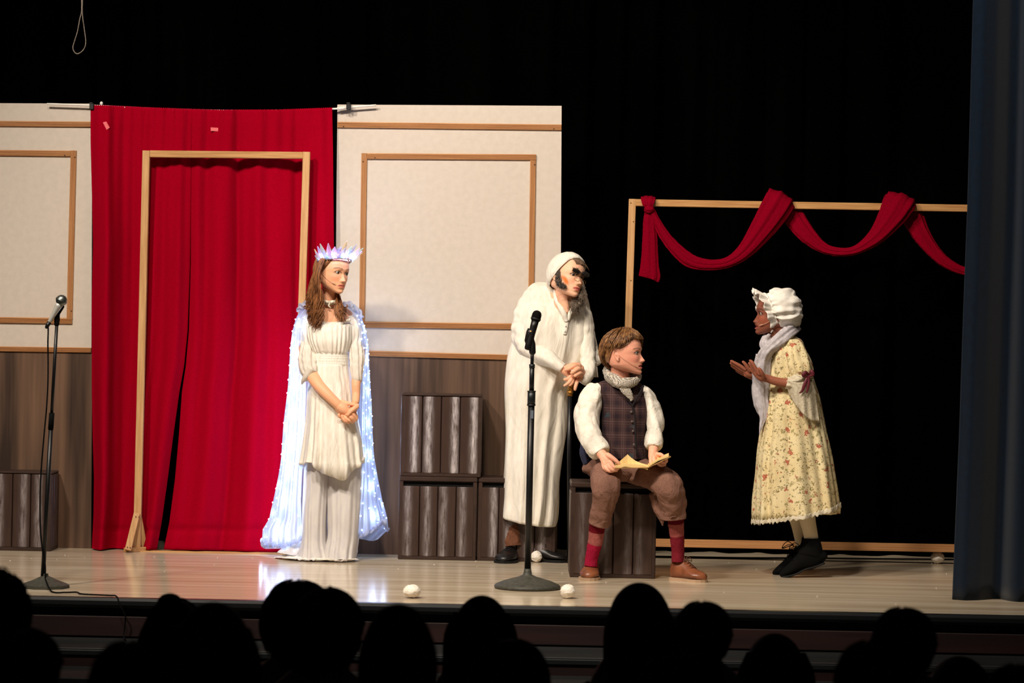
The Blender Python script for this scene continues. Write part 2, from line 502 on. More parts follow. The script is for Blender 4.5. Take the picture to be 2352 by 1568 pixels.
def quadbox(p, D, th):
    """board whose front outline is the four picture points p (clockwise from top left) at distance D"""
    A = [P(x, y, D) for x, y in p]; B = [a + np.array([0, th, 0]) for a in A]
    return np.array(A + B), [(3, 2, 1, 0), (4, 5, 6, 7), (0, 1, 5, 4), (1, 2, 6, 5), (2, 3, 7, 6), (3, 0, 4, 7)]
def pm(x0, y0, x1, y1, wpx, D=DF):
    return mould(P(x0, y0, D), P(x1, y1, D), wpx * D / FPX)
gL = P(60, 1267, DF); gL[2] = 0
fl = thing('scenery_flat', gL, 'cream scenery flat with brown lower half, partly behind the silver microphone and red curtain', 'stage flat')
zf = lambda x, D=DF: None
def fy(px, D, z=0.0):
    """picture row where a point above px at distance D meets height z"""
    z_ = (z - CAMZ) * FPX / D
    return CYP - (z_ - (px - CXP) * SR) / CR
mk('panel', *quadbox([(-160, 236), (212, 238), (210, 806), (-160, 798)], DF, .03), M_flat, fl, smooth=False)
mk('dado', *quadbox([(-160, 802), (212, 808), (209, fy(209, DF)), (-160, fy(-160, DF))], DF - .001, .03), M_dadoL, fl, smooth=False, label='streaky brown painted lower half')
mk('moulding', *pm(-160, 283, 210, 286, 13), M_trimh, fl, smooth=False)
mk('moulding', *pm(-160, 350, 163, 353, 14), M_trimh, fl, smooth=False)
mk('moulding', *pm(169.5, 346, 160, 731, 13.5), M_trimv, fl, smooth=False)
mk('moulding', *pm(-160, 733, 166, 737, 14), M_trimh, fl, smooth=False)
mk('chair_rail', *pm(-160, 799, 210, 804, 12), M_trimh, fl, smooth=False)
gR = P(1030, 1277, DF); gR[2] = 0
fr = thing('scenery_flat', gR, 'cream scenery flat with brown lower half behind the stacked crates and nightshirt man', 'stage flat')
mk('panel', *quadbox([(775, 240), (1290, 243), (1287, 822), (769, 808)], DF, .03), M_flat, fr, smooth=False)
mk('dado', *quadbox([(769, 810), (1287, 824), (1279, fy(1279, DF)), (766, fy(766, DF))], DF - .001, .03), M_dadoR, fr, smooth=False, label='streaky dark brown painted lower half')
mk('moulding', *pm(775, 287, 1289.5, 293, 14), M_trimh, fr, smooth=False)
mk('moulding', *pm(843.5, 359, 1231, 361.5, 14), M_trimh, fr, smooth=False)
mk('moulding', *pm(837, 352, 831.5, 738, 13.5), M_trimv, fr, smooth=False)
mk('moulding', *pm(1224.5, 368, 1219, 745, 13.5), M_trimv, fr, smooth=False)
mk('moulding', *pm(833, 745.5, 1222, 750, 14), M_trimh, fr, smooth=False)
mk('chair_rail', *pm(769, 809.5, 1287, 824, 13), M_trimh, fr, smooth=False)
for x, y, pr_ in ((789, 290.5, fr), (1272, 296, fr), (861, 362, fr), (834, 371, fr), (1228, 378, fr), (149, 357, fl), (172, 361, fl), (164, 714, fl)):
    mk('nail_head', *lathe(P(x, y, DF - .0135), [(.0032, 0), (.0032, .002)], 8, (0, -1, 0)), M_nail, pr_)

# curtain rod laid across the two flats
rd = thing('curtain_rod', P(490, 250, DF - .05), 'thin white curtain rod clamped across the tops of the two cream flats', 'rod')
rp_ = [(108, 238.5), (210, 242), (235, 243.5), (360, 250), (500, 254), (640, 254), (765, 250), (800, 246.5), (864, 241.5)]
DR = DF - .034
mk('rod', *tube(catmull([P(x, y, DR) for x, y in rp_], 6), .0052, n=10), M_white, rd)
mk('knob', *ellipsoid(P(233, 237.5, DR), (.009, .009, .011), 12), M_white, rd)
mk('rod_sleeve', *tube([P(775, 249.5, DR), P(798, 246.5, DR)], .0098, n=10), M_white, rd)
for x, y in ((212, 244), (801, 244)):
    mk('clamp', *join(boxm(P(x, y + 1, DR - .004), (.024, .05, .034), .003), boxm(P(x, y - 6, DR + .035), (.02, .09, .008), .002)), M_black, rd, smooth=False)

# ================================================================ red curtains
M_red = mat('red_cloth', (166, 0, 32), (148, 0, 27), 220, rough=.95, spec=.03, sheen=0, bump=.12, bscale=420, trans=.12)
M_redpale = mat('pale_tape', (226, 108, 112), rough=.8)
def red_panel(lk, rk, topk, botk, seed, folds, label, nu=170, nv=150):
    r = np.random.RandomState(seed)
    u = np.linspace(0, 1, nu); v = np.linspace(0, 1, nv)
    V = []
    lk, rk = np.array(lk, float), np.array(rk, float)
    for j, vv in enumerate(v):
        yl_ = None
        for i, uu in enumerate(u):
            yt = np.interp(0, [0], [0])
            xt = lk[0, 0] + (rk[0, 0] - lk[0, 0]) * uu
            y0 = np.interp(xt, [p[0] for p in topk], [p[1] for p in topk])
            xb = lk[-1, 0] + (rk[-1, 0] - lk[-1, 0]) * uu
            y1 = np.interp(xb, [p[0] for p in botk], [p[1] for p in botk])
            py = y0 + (y1 - y0) * vv
            L_ = np.interp(py, lk[:, 1], lk[:, 0]); R_ = np.interp(py, rk[:, 1], rk[:, 0])
            px = L_ + (R_ - L_) * uu
            d = 0
            for (c, w, a, sh) in folds:           # centre u, width, depth, drift
                cc = c + sh * vv
                d -= a * math.exp(-((uu - cc) / w) ** 2) * (.25 + .75 * min(1, vv * 3))
            d += .004 * math.sin(uu * 60 + 2 * math.sin(vv * 5)) * (1 - vv) + .006 * math.sin(uu * 23 + seed + vv * 1.5)
            d += .010 * math.exp(-((py - 1216) / 5) ** 2) - .012 * max(0, (py - 1222) / 40)
            d += .0022 * math.sin(px * .9 + 3 * math.sin(px * .31)) * math.exp(-((py - y0) / 16) ** 2)
            rag = 1.2 * math.sin(px * 1.3) * (vv < .001)
            V.append(P(px, py + rag, DF - .050 + d + (.0 if py > 292 else -.002)))
    V = np.array(V)
    lowest = V[:, 2] < .006
    V[lowest, 2] = .006 + .002 * np.sin(V[lowest, 0] * 60)
    o = solid(mk('red_curtain', V, grid_faces(nu, nv), M_red), .0025)
    tag(o, label, 'curtain', 'red curtains in the doorway')
    return o
slit = [(440, 249), (437, 600), (431, 760), (423, 840), (412, 900), (398, 1000), (385, 1100), (371, 1200), (360, 1262)]
slit2 = [(438.5, 249), (438.5, 600), (434, 760), (427, 840), (418, 900), (411, 1000), (402, 1100), (389, 1200), (376, 1262)]
topk = [(208, 241), (260, 242.5), (330, 246), (420, 249.5), (500, 252), (640, 251.5), (763, 247)]
red_panel([(208, 243), (208, 320), (211, 430), (214, 560), (211, 700), (211, 900), (213, 1000), (216, 1100), (215, 1180), (211, 1263)], slit, topk, [(200, 1268), (260, 1264), (360, 1262)], 1,
          [(.14, .10, .085, 0), (.42, .10, -.055, -.03), (.62, .05, .03, .0), (.86, .10, .065, .0)], 'red cloth curtain hanging left of the dark slit, beside the cream flat')
red_panel(slit2, [(763, 249), (765, 350), (767, 540), (769, 800), (768, 1000), (772, 1269)], topk, [(376, 1262), (500, 1264), (772, 1272)], 5,
          [(.05, .05, .04, .0), (.20, .07, .05, -.02), (.33, .03, -.03, .0), (.46, .07, .05, .02), (.62, .05, .03, 0), (.74, .03, -.03, 0), (.80, .035, -.04, 0), (.93, .05, .045, 0)], 'red cloth curtain hanging right of the dark slit, behind the crowned woman')
RC = [o for o in COL.objects if o.name.startswith('red_curtain')]
DFR = DF - .10
def cloth_front(o, px, py, w=.03):
    c = P(px, py, DF); n = len(o.data.vertices); a = np.empty(n * 3); o.data.vertices.foreach_get('co', a); a = a.reshape(-1, 3) + np.array(o.location)
    k = (abs(a[:, 0] - c[0]) < w) & (abs(a[:, 2] - c[2]) < w)
    return a[k, 1].min() - CAMY
TA, TB = cloth_front(RC[0], 244, 289, .02) - .003, cloth_front(RC[1], 492, 297, .02) - .003
mk('tape_patch', *quadbox([(236, 281), (244, 279), (252, 293), (245, 298)], TA, .002), M_redpale, RC[0], smooth=False, label='pale pink tape patch')
mk('tape_patch', *quadbox([(484, 292.5), (501, 293.5), (501, 301.5), (484, 300.5)], TB, .002), M_redpale, RC[1], smooth=False, label='pale pink tape patch')

# ================================================================ timber door frame in front of the red curtain
gd = P(490, 1268, DF - .14); gd[2] = 0
df = thing('doorway_timber', gd, 'freestanding bare pine door frame standing in front of the red curtains', 'door frame')
DD = DF - .145
def pb(name, x0, y0, x1, y1, w, D, dep, m, par, **k):
    return mk(name, *beam(P(x0, y0, D + dep / 2), P(x1, y1, D + dep / 2), w * D / FPX, dep), m, par, smooth=False, **k)
pb('jamb', 336.5, 346, 314.5, fy(314, DD) - 1, 16.5, DD, .038, M_woodv, df)
pb('jamb', 704.5, 349, 676, fy(676, DD) - 1, 16.5, DD, .038, M_woodv, df)
pb('header', 345, 353.5, 696.5, 357, 15.5, DD, .038, M_woodh, df)
pb('sill', 323, 1268, 684, 1274.5, 9, DD - .002, .06, M_woodh, df)
for x0, s_ in ((311, -1), (675, 1)):
    # raking braces fore and aft of each jamb, with a foot
    a = P(x0 + 4, 1178, DD - .022); b = P(x0 - 17, 1264, DD - .07); b[2] = .012
    mk('brace', *beam(a, b, .034, .03, (1, 0, 0) if False else (0, 1, 0)), M_woodv, df, smooth=False)
    a2 = P(x0 + 7, 1180, DD + .045); b2 = P(x0 + 22, 1262, DD + .06); b2[2] = .012
    mk('brace', *beam(a2, b2, .03, .02), M_woodv, df, smooth=False)
    c0 = P(x0 - 24, 1268, DD - .05); c0[2] = .012; c1 = P(x0 + 28, 1268, DD + .05); c1[2] = .012
    mk('foot', *beam(c0, c1, .03, .024, (0, 0, 1)), M_woodh, df, smooth=False)
for x, y in ((312, 1186), (319, 1187), (293, 1256), (299, 1257)):
    mk('screw', *lathe(P(x, y, DD - .046 if y < 1200 else DD - .087), [(.003, 0), (.003, .002)], 8, (0, -1, 0)), M_nail, df)

# ================================================================ timber window frame at right with red swag
DW = 14.42
gw = P(1800, 1280, DW); gw[2] = 0
wf = thing('window_timber', gw, 'large bare pine window frame draped with a red scarf in front of the black curtain', 'window frame')
pb('post', 1452.5, 457, 1426, fy(1426, DW), 16, DW, .04, M_woodv, wf)
pb('post', 2440, 475, 2414, fy(2414, DW), 16, DW, .04, M_woodv, wf)
pb('top_rail', 1460, 465.5, 2432, 482, 16, DW, .04, M_woodh, wf)
pb('bottom_rail', 1434, 1244.5, 2408, 1263, 18, DW, .04, M_trimh, wf)
for x, y in ((1449, 466), (1455, 509), (1449, 644)):
    mk('screw', *lathe(P(x, y, DW), [(.003, 0), (.003, .002)], 8, (0, -1, 0)), M_nail, wf)
M_swag = mat('red_gauze', (138, 2, 30), (118, 1, 25), 200, rough=.95, spec=.03, bump=.2, bscale=300, trans=.1)
gs = P(1490, 470, DW)
sw = thing('red_scarf', gs, 'long red gauze scarf knotted at the corner and looped along the pine window frame', 'scarf')
cre = lambda k, a, ph=0: (lambda TH, TT: 1 + a * np.sin(k * TH + ph + 2.2 * TT) + a * .5 * np.sin(2 * k * TH + 1 + ph - 3 * TT))
def swg(name, K, seed, dep=.022):
    K = [(x, y, d, w, dep * (.5 + w / 34)) for x, y, w, d in K]
    V, F = ptube(DW, K, m=10, n=60, fold=cre(7, .10, seed), rmf=True)
    V += (wob(V, 30, seed) * .0012)[:, None]
    return mk(name, V, F, M_swag, sw)
swg('tail', [(1490, 486, 9, -.03), (1491, 505, 13, -.03), (1492, 540, 15.5, -.028), (1492, 580, 18, -.026), (1492, 612, 20.5, -.026), (1492, 634, 23, -.026), (1491, 639, 20, -.026)], 1, .015)
swg('wrap', [(1490, 476, 9, -.035), (1489, 466, 13, -.035), (1489, 456.5, 15.5, -.02), (1489, 453.5, 16, .02), (1489, 458, 16, .066), (1490, 480, 14, .066)], 2, .010)
kn = ellipsoid(P(1491, 481, DW - .045), (.03, .022, .02), 26); kn = (kn[0] + (wob(kn[0], 22, 4) * .004)[:, None], kn[1])
mk('knot', *kn, M_swag, sw)
swg('swag', [(1496, 484, 8, -.03), (1507, 508, 9, -.03), (1535, 553, 12, -.035), (1580, 596, 15, -.04), (1625, 608, 12, -.045), (1672, 602, 12, -.045), (1712, 574, 18, -.04), (1752, 522, 27, -.035), (1778, 482, 32, -.028), (1791, 460, 33, -.018), (1794, 455.5, 33, .02), (1800, 462, 31, .064), (1808, 478, 28, .066)], 3)
swg('swag', [(1812, 474, 26, .066), (1820, 492, 24, .05), (1850, 534, 20, .02), (1888, 567, 12.5, 0), (1926, 578, 9.5, -.02), (1967, 573, 10, -.03), (2012, 542, 18, -.035), (2048, 495, 29, -.033), (2062, 470, 34, -.025), (2067, 461, 35, -.018), (2069, 458, 35, .02), (2074, 466, 32, .064), (2080, 482, 30, .066)], 5)
swg('swag', [(2086, 478, 27, .066), (2095, 497, 24, .05), (2115, 537, 19, .02), (2142, 574, 14.5, 0), (2172, 602, 11.5, -.02), (2215, 622, 9, -.03), (2262, 618, 10, -.03), (2320, 570, 20, -.03), (2360, 500, 28, -.03), (2372, 466, 30, -.018), (2374, 463, 30, .02), (2378, 474, 30, .066)], 7)

# ================================================================ slatted crates
def plank_mat():
    m = bpy.data.materials.new('brown_dry_brushed_paint'); m.use_nodes = True; nt = m.node_tree; N = nt.nodes; L = nt.links
    b = N['Principled BSDF']; b.inputs['Roughness'].default_value = .38; b.inputs['Specular IOR Level'].default_value = .35
    tc = N.new('ShaderNodeTexCoord'); oi = N.new('ShaderNodeObjectInfo')
    sx = N.new('ShaderNodeSeparateXYZ'); L.new(tc.outputs['Object'], sx.inputs[0])
    def mt(op, a, b_=None):
        n = N.new('ShaderNodeMath'); n.operation = op
        for k, v in enumerate((a, b_)):
            if v is None: continue
            if isinstance(v, (int, float)): n.inputs[k].default_value = v
            else: L.new(v, n.inputs[k])
        return n.outputs[0]
    off = mt('MULTIPLY', mt('SUBTRACT', oi.outputs['Random'], .5), .05)
    g = mt('DIVIDE', mt('ADD', sx.outputs[0], off), .017)
    g = mt('POWER', 2.718, mt('MULTIPLY', mt('MULTIPLY', g, g), -1))
    mp = N.new('ShaderNodeMapping'); L.new(tc.outputs['Object'], mp.inputs[0]); mp.inputs['Scale'].default_value = (16, 1, 2.2)
    cb = N.new('ShaderNodeCombineXYZ'); L.new(mt('MULTIPLY', oi.outputs['Random'], 40), cb.inputs[0]); L.new(mt('MULTIPLY', oi.outputs['Random'], 17), cb.inputs[2]); L.new(cb.outputs[0], mp.inputs['Location'])
    nz = N.new('ShaderNodeTexNoise'); nz.inputs['Scale'].default_value = 4; nz.inputs['Detail'].default_value = 8; nz.inputs['Roughness'].default_value = .7; L.new(mp.outputs[0], nz.inputs['Vector'])
    k = mt('MULTIPLY', g, mt('MULTIPLY', mt('SUBTRACT', nz.outputs[0], .34), 3.0))
    at = N.new('ShaderNodeAttribute'); at.attribute_type = 'OBJECT'; at.attribute_name = 'streak'
    k = mt('MULTIPLY', k, at.outputs['Fac'])
    n2 = N.new('ShaderNodeClamp'); L.new(k, n2.inputs[0])
    nb = N.new('ShaderNodeTexNoise'); nb.inputs['Scale'].default_value = 3; L.new(mp.outputs[0], nb.inputs['Vector'])
    rb = N.new('ShaderNodeValToRGB'); rb.color_ramp.elements[0].color = (*s2l((46, 33, 28)), 1); rb.color_ramp.elements[1].color = (*s2l((72, 53, 45)), 1); L.new(nb.outputs[0], rb.inputs[0])
    mx = N.new('ShaderNodeMix'); mx.data_type = 'RGBA'; L.new(n2.outputs[0], mx.inputs[0]); L.new(rb.outputs[0], mx.inputs[6]); mx.inputs[7].default_value = (*s2l((196, 188, 190)), 1)
    L.new(mx.outputs[2], b.inputs['Base Color'])
    return m
M_plank = plank_mat()
M_crate = mat('brown_crate_paint', (60, 43, 36), (48, 34, 28), 12, rough=.45, spec=.35)
M_cavity = mat('crate_inside', (10, 8, 7), rough=.9)
def crate(x0, x1, ytop, D, w3, z0, z1, slot, streak, label, ry=0.0, npl=4, dark=False, group='slatted brown wooden crates'):
    """crate whose front face spans x0..x1 (m) at depth y of D; w3 = depth m"""
    cx = (x0 + x1) / 2; W = x1 - x0; H = z1 - z0; y0 = D + CAMY
    t = thing('wooden_crate', (cx, y0 + w3 / 2, z0), label, 'crate', group)
    def pt(name, c, s, m, bev=.003):
        return mk(name, *boxm(c, s, bev), m, t, smooth=False)
    lid = .026 if slot else .012
    top = z1 - lid
    pt('body', (cx, y0 + w3 / 2, (z0 + top) / 2), (W - .044, w3 - .044, H - lid), M_cavity)
    pt('lid', (cx, y0 + w3 / 2, z1 - lid / 2), (W, w3, lid), M_crate, .005)
    pt('base_board', (cx, y0 + w3 / 2, z0 + .010), (W - .004, w3 - .004, .020), M_crate)
    zs = top - (.026 if slot else .002)
    pz0 = z0 + .018
    for cxx, cyy in ((x0 + .012, y0 + .012), (x1 - .012, y0 + .012), (x0 + .012, y0 + w3 - .012), (x1 - .012, y0 + w3 - .012)):
        pt('corner_post', (cxx, cyy, (z0 + top) / 2), (.022, .022, H - lid - .001), M_crate)
    pw = (W - .030) / npl
    me = None
    for side in (0, 1):
        for i in range(npl):
            px_ = x0 + .015 + pw * (i + .5)
            py_ = y0 + .007 if side == 0 else y0 + w3 - .007
            org = (px_, py_, (pz0 + zs) / 2)
            o = mk('plank', *boxm(org, (pw - .0035, .016, zs - pz0), .004), M_plank, t, smooth=False, origin=org) if me is None else None
            if me is None: me = o.data
            else:
                o = bpy.data.objects.new('plank', me); COL.objects.link(o); o.parent = t
                o.location = Vector(org) - wloc(t)
            o['streak'] = streak
            if ry == 0: pass
    npd = 3; pd = (w3 - .03) / npd; me = None
    for side in (0, 1):
        for i in range(npd):
            org = (x0 + .007 if side == 0 else x1 - .007, y0 + .015 + pd * (i + .5), (pz0 + zs) / 2)
            if me is None:
                o = mk('plank', *boxm(org, (.016, pd - .0035, zs - pz0), .004), M_plank, t, smooth=False, origin=org); me = o.data
            else:
                o = bpy.data.objects.new('plank', me); COL.objects.link(o); o.parent = t; o.location = Vector(org) - wloc(t)
            o['streak'] = streak * .2
    t.rotation_euler[2] = ry
    return t
def X(px, py, D): return P(px, py, D)[0]
def Zz(px, py, D): return P(px, py, D)[2]
DC = 14.06; DP = .27
zt = Zz(1010, 1095, DC)
crate(X(915, 1190, DC), X(1095, 1190, DC), 0, DC, DP, 0.0, zt, True, .55, 'brown slatted crate on the floor, carrying the other crate, right of the crowned woman')
crate(X(1097, 1190, DC), X(1277, 1190, DC), 0, DC + .01, DP, 0.0, zt, True, .8, 'brown slatted crate on the floor half hidden behind the nightshirt man')
crate(X(920, 1000, DC), X(1106, 1000, DC), 0, DC, DP, zt + .001, Zz(1010, 905, DC), False, 1.25, 'brown slatted crate with pale brushed streaks, stacked on top of another crate')
crate(X(-62, 1170, 14.12), X(118, 1170, 14.12), 0, 14.12, .22, 0.0, Zz(60, 1083, 14.12), False, .55, 'brown slatted crate behind the silver microphone stand, cut by the picture edge')
DS = 13.19
boycrate = crate(X(1310, 1220, DS), X(1507, 1220, DS), 0, DS, .36, 0.0, Zz(1408, 1109, DS), True, .22, 'dark slatted crate that the boy in the checked waistcoat sits on')

# ================================================================ snowballs
balls = [(946, 1361, 1373, 20, 15, 'white fluffy snowball near the stage edge, left of the round microphone base'),
         (1304, 1360, 1374, 17.5, 15.5, 'white fluffy snowball touching the right rim of the round microphone base'),
         (1232, 1279, 1291, 13, 13, 'white fluffy snowball between the black shoes of the nightshirt man'),
         (2153, 1282, 1294, 15.5, 13, 'white fluffy snowball at the back of the stage beside the blue curtain'),
         (812, 1265, 1278, 10, 13, 'white fluffy snowball half hidden at the hem of the crowned woman')]
for i, (x, y, yb, rx, rz, lb) in enumerate(balls):
    D = floorD(x, yb)
    R_ = rx * D / FPX; Rz = rz * D / FPX * 1.02
    V, F = ellipsoid((0, 0, 0), (R_, R_, Rz), 36)
    n_ = V / np.linalg.norm(V, axis=1)[:, None]
    V = V + n_ * (wob(V, 22, i + 3) * .0022 + wob(V, 90, i) * .0012)[:, None]
    V[:, 2] -= V[:, 2].min()
    b = P(x, yb, D); V += np.array([b[0], b[1], 0])
    o = mk('snowball', V, F, M_snow); tag(o, lb, 'snowball', 'fake snowballs on the stage floor')
r = np.random.RandomState(5); Vs = []
for i in range(46):
    px = r.uniform(20, 2180); py = 1272 + (px * .0085) + abs(r.normal()) * 16 + (r.rand() < .15) * r.uniform(0, 90)
    D = floorD(px, py); c = P(px, py, D)
    if D > D_EDGE + .1 and D < 14.9:
        s_ = r.uniform(.002, .0048); Vs.append(boxm((c[0], c[1], .002), (s_ * 1.6, s_, .002)))
o = mk('snow_flakes', *join(*Vs), M_snow, kind='stuff'); o['label'] = 'tiny white paper flakes scattered over the stage floor'; o['category'] = 'confetti'

# ================================================================ microphones
DM = floorD(1213, 1351)
base = P(1211, 1351, DM); base[2] = 0
ms = thing('microphone_stand', base, 'black microphone stand with a domed round base in front of the nightshirt man', 'microphone stand')
s = DM / FPX
mk('base', *lathe(base, [(.150, .0), (.158, .004), (.1585, .013), (.152, .02), (.12, .034), (.08, .046), (.045, .056), (.022, .066), (.019, .080), (.0165, .095)], 64), M_cast, ms)
def pole(name, a, b, r_, m, par, n=20):
    return mk(name, *tube([a, np.asarray(a) + (np.asarray(b) - a) * .5, b], r_, n=n), m, par)
mt0 = base + np.array([0, 0, .09]); q = lambda x, y: P(x, y, DM)
pole('pole', mt0, q(1220.5, 928), .0158, M_black, ms)
pole('clutch', q(1220.3, 930), q(1221, 898), .0190, M_dark_metal, ms)
mk('clutch_ring', *tube([q(1221, 900), q(1221, 897)], .0205, n=24), M_black, ms)
mk('clutch_ring', *tube([q(1220.3, 932), q(1220.3, 928)], .0205, n=24), M_black, ms)
pole('upper_pole', q(1221, 900), q(1222, 838), .0118, M_black, ms)
pole('collar', q(1222, 845), q(1222, 836), .0138, M_dark_metal, ms)
pole('adapter', q(1222, 838), q(1222.7, 806), .0085, M_black, ms)
pole('thread', q(1222.6, 811), q(1222.7, 807), .0095, M_chrome, ms)
mk('tape_label', *quadbox([(1218.5, 942), (1225.5, 942), (1225, 961), (1218, 961)], DM - .0168, .0015), mat('grey_label', (96, 104, 116), rough=.5), ms, smooth=False)
mk('clip', *join(tube([q(1223, 808), q(1222, 790), q(1221, 778)], [.016, .0165, .012], n=16, round_ends=True),
                 tube([q(1209.5, 798), q(1213, 784), q(1219, 764), q(1222, 757)], [.0, .0185, .0225, .0215], n=24)), M_black, ms)
dirm = q(1233.5, 724) - q(1212, 804); Lm = np.linalg.norm(dirm); dirm = dirm / Lm
mic = thing('microphone', q(1212, 804), 'black handheld microphone clipped on the stand before the nightshirt man', 'microphone')
o0 = q(1211.5, 803) + np.array([0, -.006, 0])
mk('handle', *lathe(o0, [(.004, -.002), (.0135, 0), (.0165, .006), (.0175, .03), (.0165, .09), (.0175, .115), (.0182, .145)], 28, dirm), M_black, mic)
mk('grille', *lathe(o0 + dirm * .142, [(.0185, 0), (.0235, .006), (.0240, .012), (.0225, .014), (.0232, .02), (.0225, .034), (.018, .045), (.009, .051), (.001, .0525)], 28, dirm), M_blackmat, mic)
mk('grille_band', *lathe(o0 + dirm * .150, [(.0243, 0), (.0248, .002), (.0248, .005), (.0243, .007)], 28, dirm), M_dark_metal, mic)
mk('status_light', *ellipsoid(q(1218.8, 760.5) + np.array([0, -.032, 0]), (.0022, .0022, .0022), 8), emis('orange_led', (1, .25, .03), 3), mic)

D2 = floorD(106, 1349)
base = P(104, 1349, D2); base[2] = 0
ms2 = thing('microphone_stand', base, 'slim black microphone stand leaning slightly before the cream flat and crate', 'microphone stand')
q = lambda x, y: P(x, y, D2)
mk('base', *lathe(base, [(.108, .0), (.112, .003), (.112, .014), (.104, .018), (.06, .034), (.03, .048), (.014, .055), (.0125, .065)], 10), M_cast, ms2, smooth=False)
p0 = base + np.array([-.012, 0, .05])
pole('pole', p0, q(117, 982), .0105, M_black, ms2)
pole('clutch', q(116.5, 986), q(119, 948), .0128, M_blackmat, ms2)
pole('upper_pole', q(118.5, 955), q(130.5, 742), .0078, M_black, ms2)
mk('clip', *join(tube([q(130.3, 744), q(131, 732), q(132, 722)], [.012, .0135, .011], n=16, round_ends=True),
                 tube([q(129, 729), q(134, 716), q(143, 704)], [.010, .0125, .010], n=16, round_ends=True)), M_blackmat, ms2)
mic2 = thing('microphone', q(115, 738), 'silver handheld microphone tilted on the slim stand before the cream flat', 'microphone')
a, b = q(115, 740), q(143, 690); dr = (b - a) / np.linalg.norm(b - a)
o1 = a + np.array([0, -.02, 0])
Ln = np.linalg.norm(b - a)
M_satin = mat('satin_silver_paint', (196, 194, 186), rough=.35, spec=.6, metal=.35)
mk('handle', *lathe(o1, [(.0085, 0), (.0095, .004), (.0105, .03), (.0135, .062), (.0165, .085), (.0175, Ln - .018)], 28, dr), M_satin, mic2)
mk('grille', *join(ellipsoid(o1 + dr * Ln, (.0262, .0262, .026), 24), lathe(o1 + dr * (Ln - .008), [(.0262, 0), (.0277, .003), (.0277, .01), (.0262, .013)], 28, dr)), M_grille, mic2)
mk('plug', *lathe(o1 - dr * .045, [(.004, .012), (.0075, .018), (.0095, .026), (.0098, .046)], 20, dr), M_black, mic2)
ck = [(110.5, 751, -.02), (110, 790, 0), (110.5, 830, .01), (110, 880, 0), (107, 935, -.01), (102, 990, -.015), (96, 1060, -.015), (93, 1110, -.01), (92, 1170, -.015), (93.5, 1225, -.015), (100, 1280, -.015), (104, 1300, -.02), (104, 1325, -.03)]
pts = [o1 - dr * .030] + [P(x, y, D2 + d) for x, y, d in ck] + [base + np.array([.01, -.05, .04])]
for x, y in ((119, 1361), (150, 1363), (176, 1362.5), (190, 1367), (250, 1370)):
    c = P(x, y, floorD(x, y)); pts.append(np.array([c[0], c[1], .006]))
e = P(266, 1376, D_EDGE - .01); pts += [np.array([e[0], yE + .01, .006]), np.array([e[0] + .02, yE - .022, -.03]), np.array([e[0] + .045, yE - .02, -.08]), np.array([e[0] + .04, yE - .02, -.165]), np.array([e[0] + .06, yE - .1, -.173])]
o = mk('microphone_cable', *tube(catmull(pts, 8), .0036, n=8), M_blackmat)
tag(o, 'thin black cable running down the slim microphone stand and over the stage edge', 'cable')

# ================================================================ people: shared builders
M_skin = mat('skin', (255, 255, 255), rough=.5, spec=.3, attr='Col', sss=.08)
M_eye = mat('eyeball', (255, 255, 255), rough=.12, spec=.5, attr='Col')

class Head:
    """head-local frame in units of the head height: X = the person's right, Y = forward, Z = up"""
    def __init__(s, px, py, D, Hpx, yaw, pitch=0, roll=0):
        s.c = P(px, py, D); s.H = Hpx * D / FPX
        y, p, r = map(math.radians, (yaw, pitch, roll))
        F0 = np.array([math.sin(y), -math.cos(y), 0]); Z = np.array([0, 0, 1.0])
        F = F0 * math.cos(p) + Z * math.sin(p); U = Z * math.cos(p) - F0 * math.sin(p)
        X_ = np.cross(F, U)
        s.U = U * math.cos(r) - X_ * math.sin(r); s.F = F; s.X = np.cross(F, s.U)
        s.M = np.array([s.X, s.F, s.U]) * s.H
    def w(s, v): return np.asarray(v) @ s.M + s.c
    def l(s, v): return (np.asarray(v) - s.c) @ s.M.T / s.H ** 2

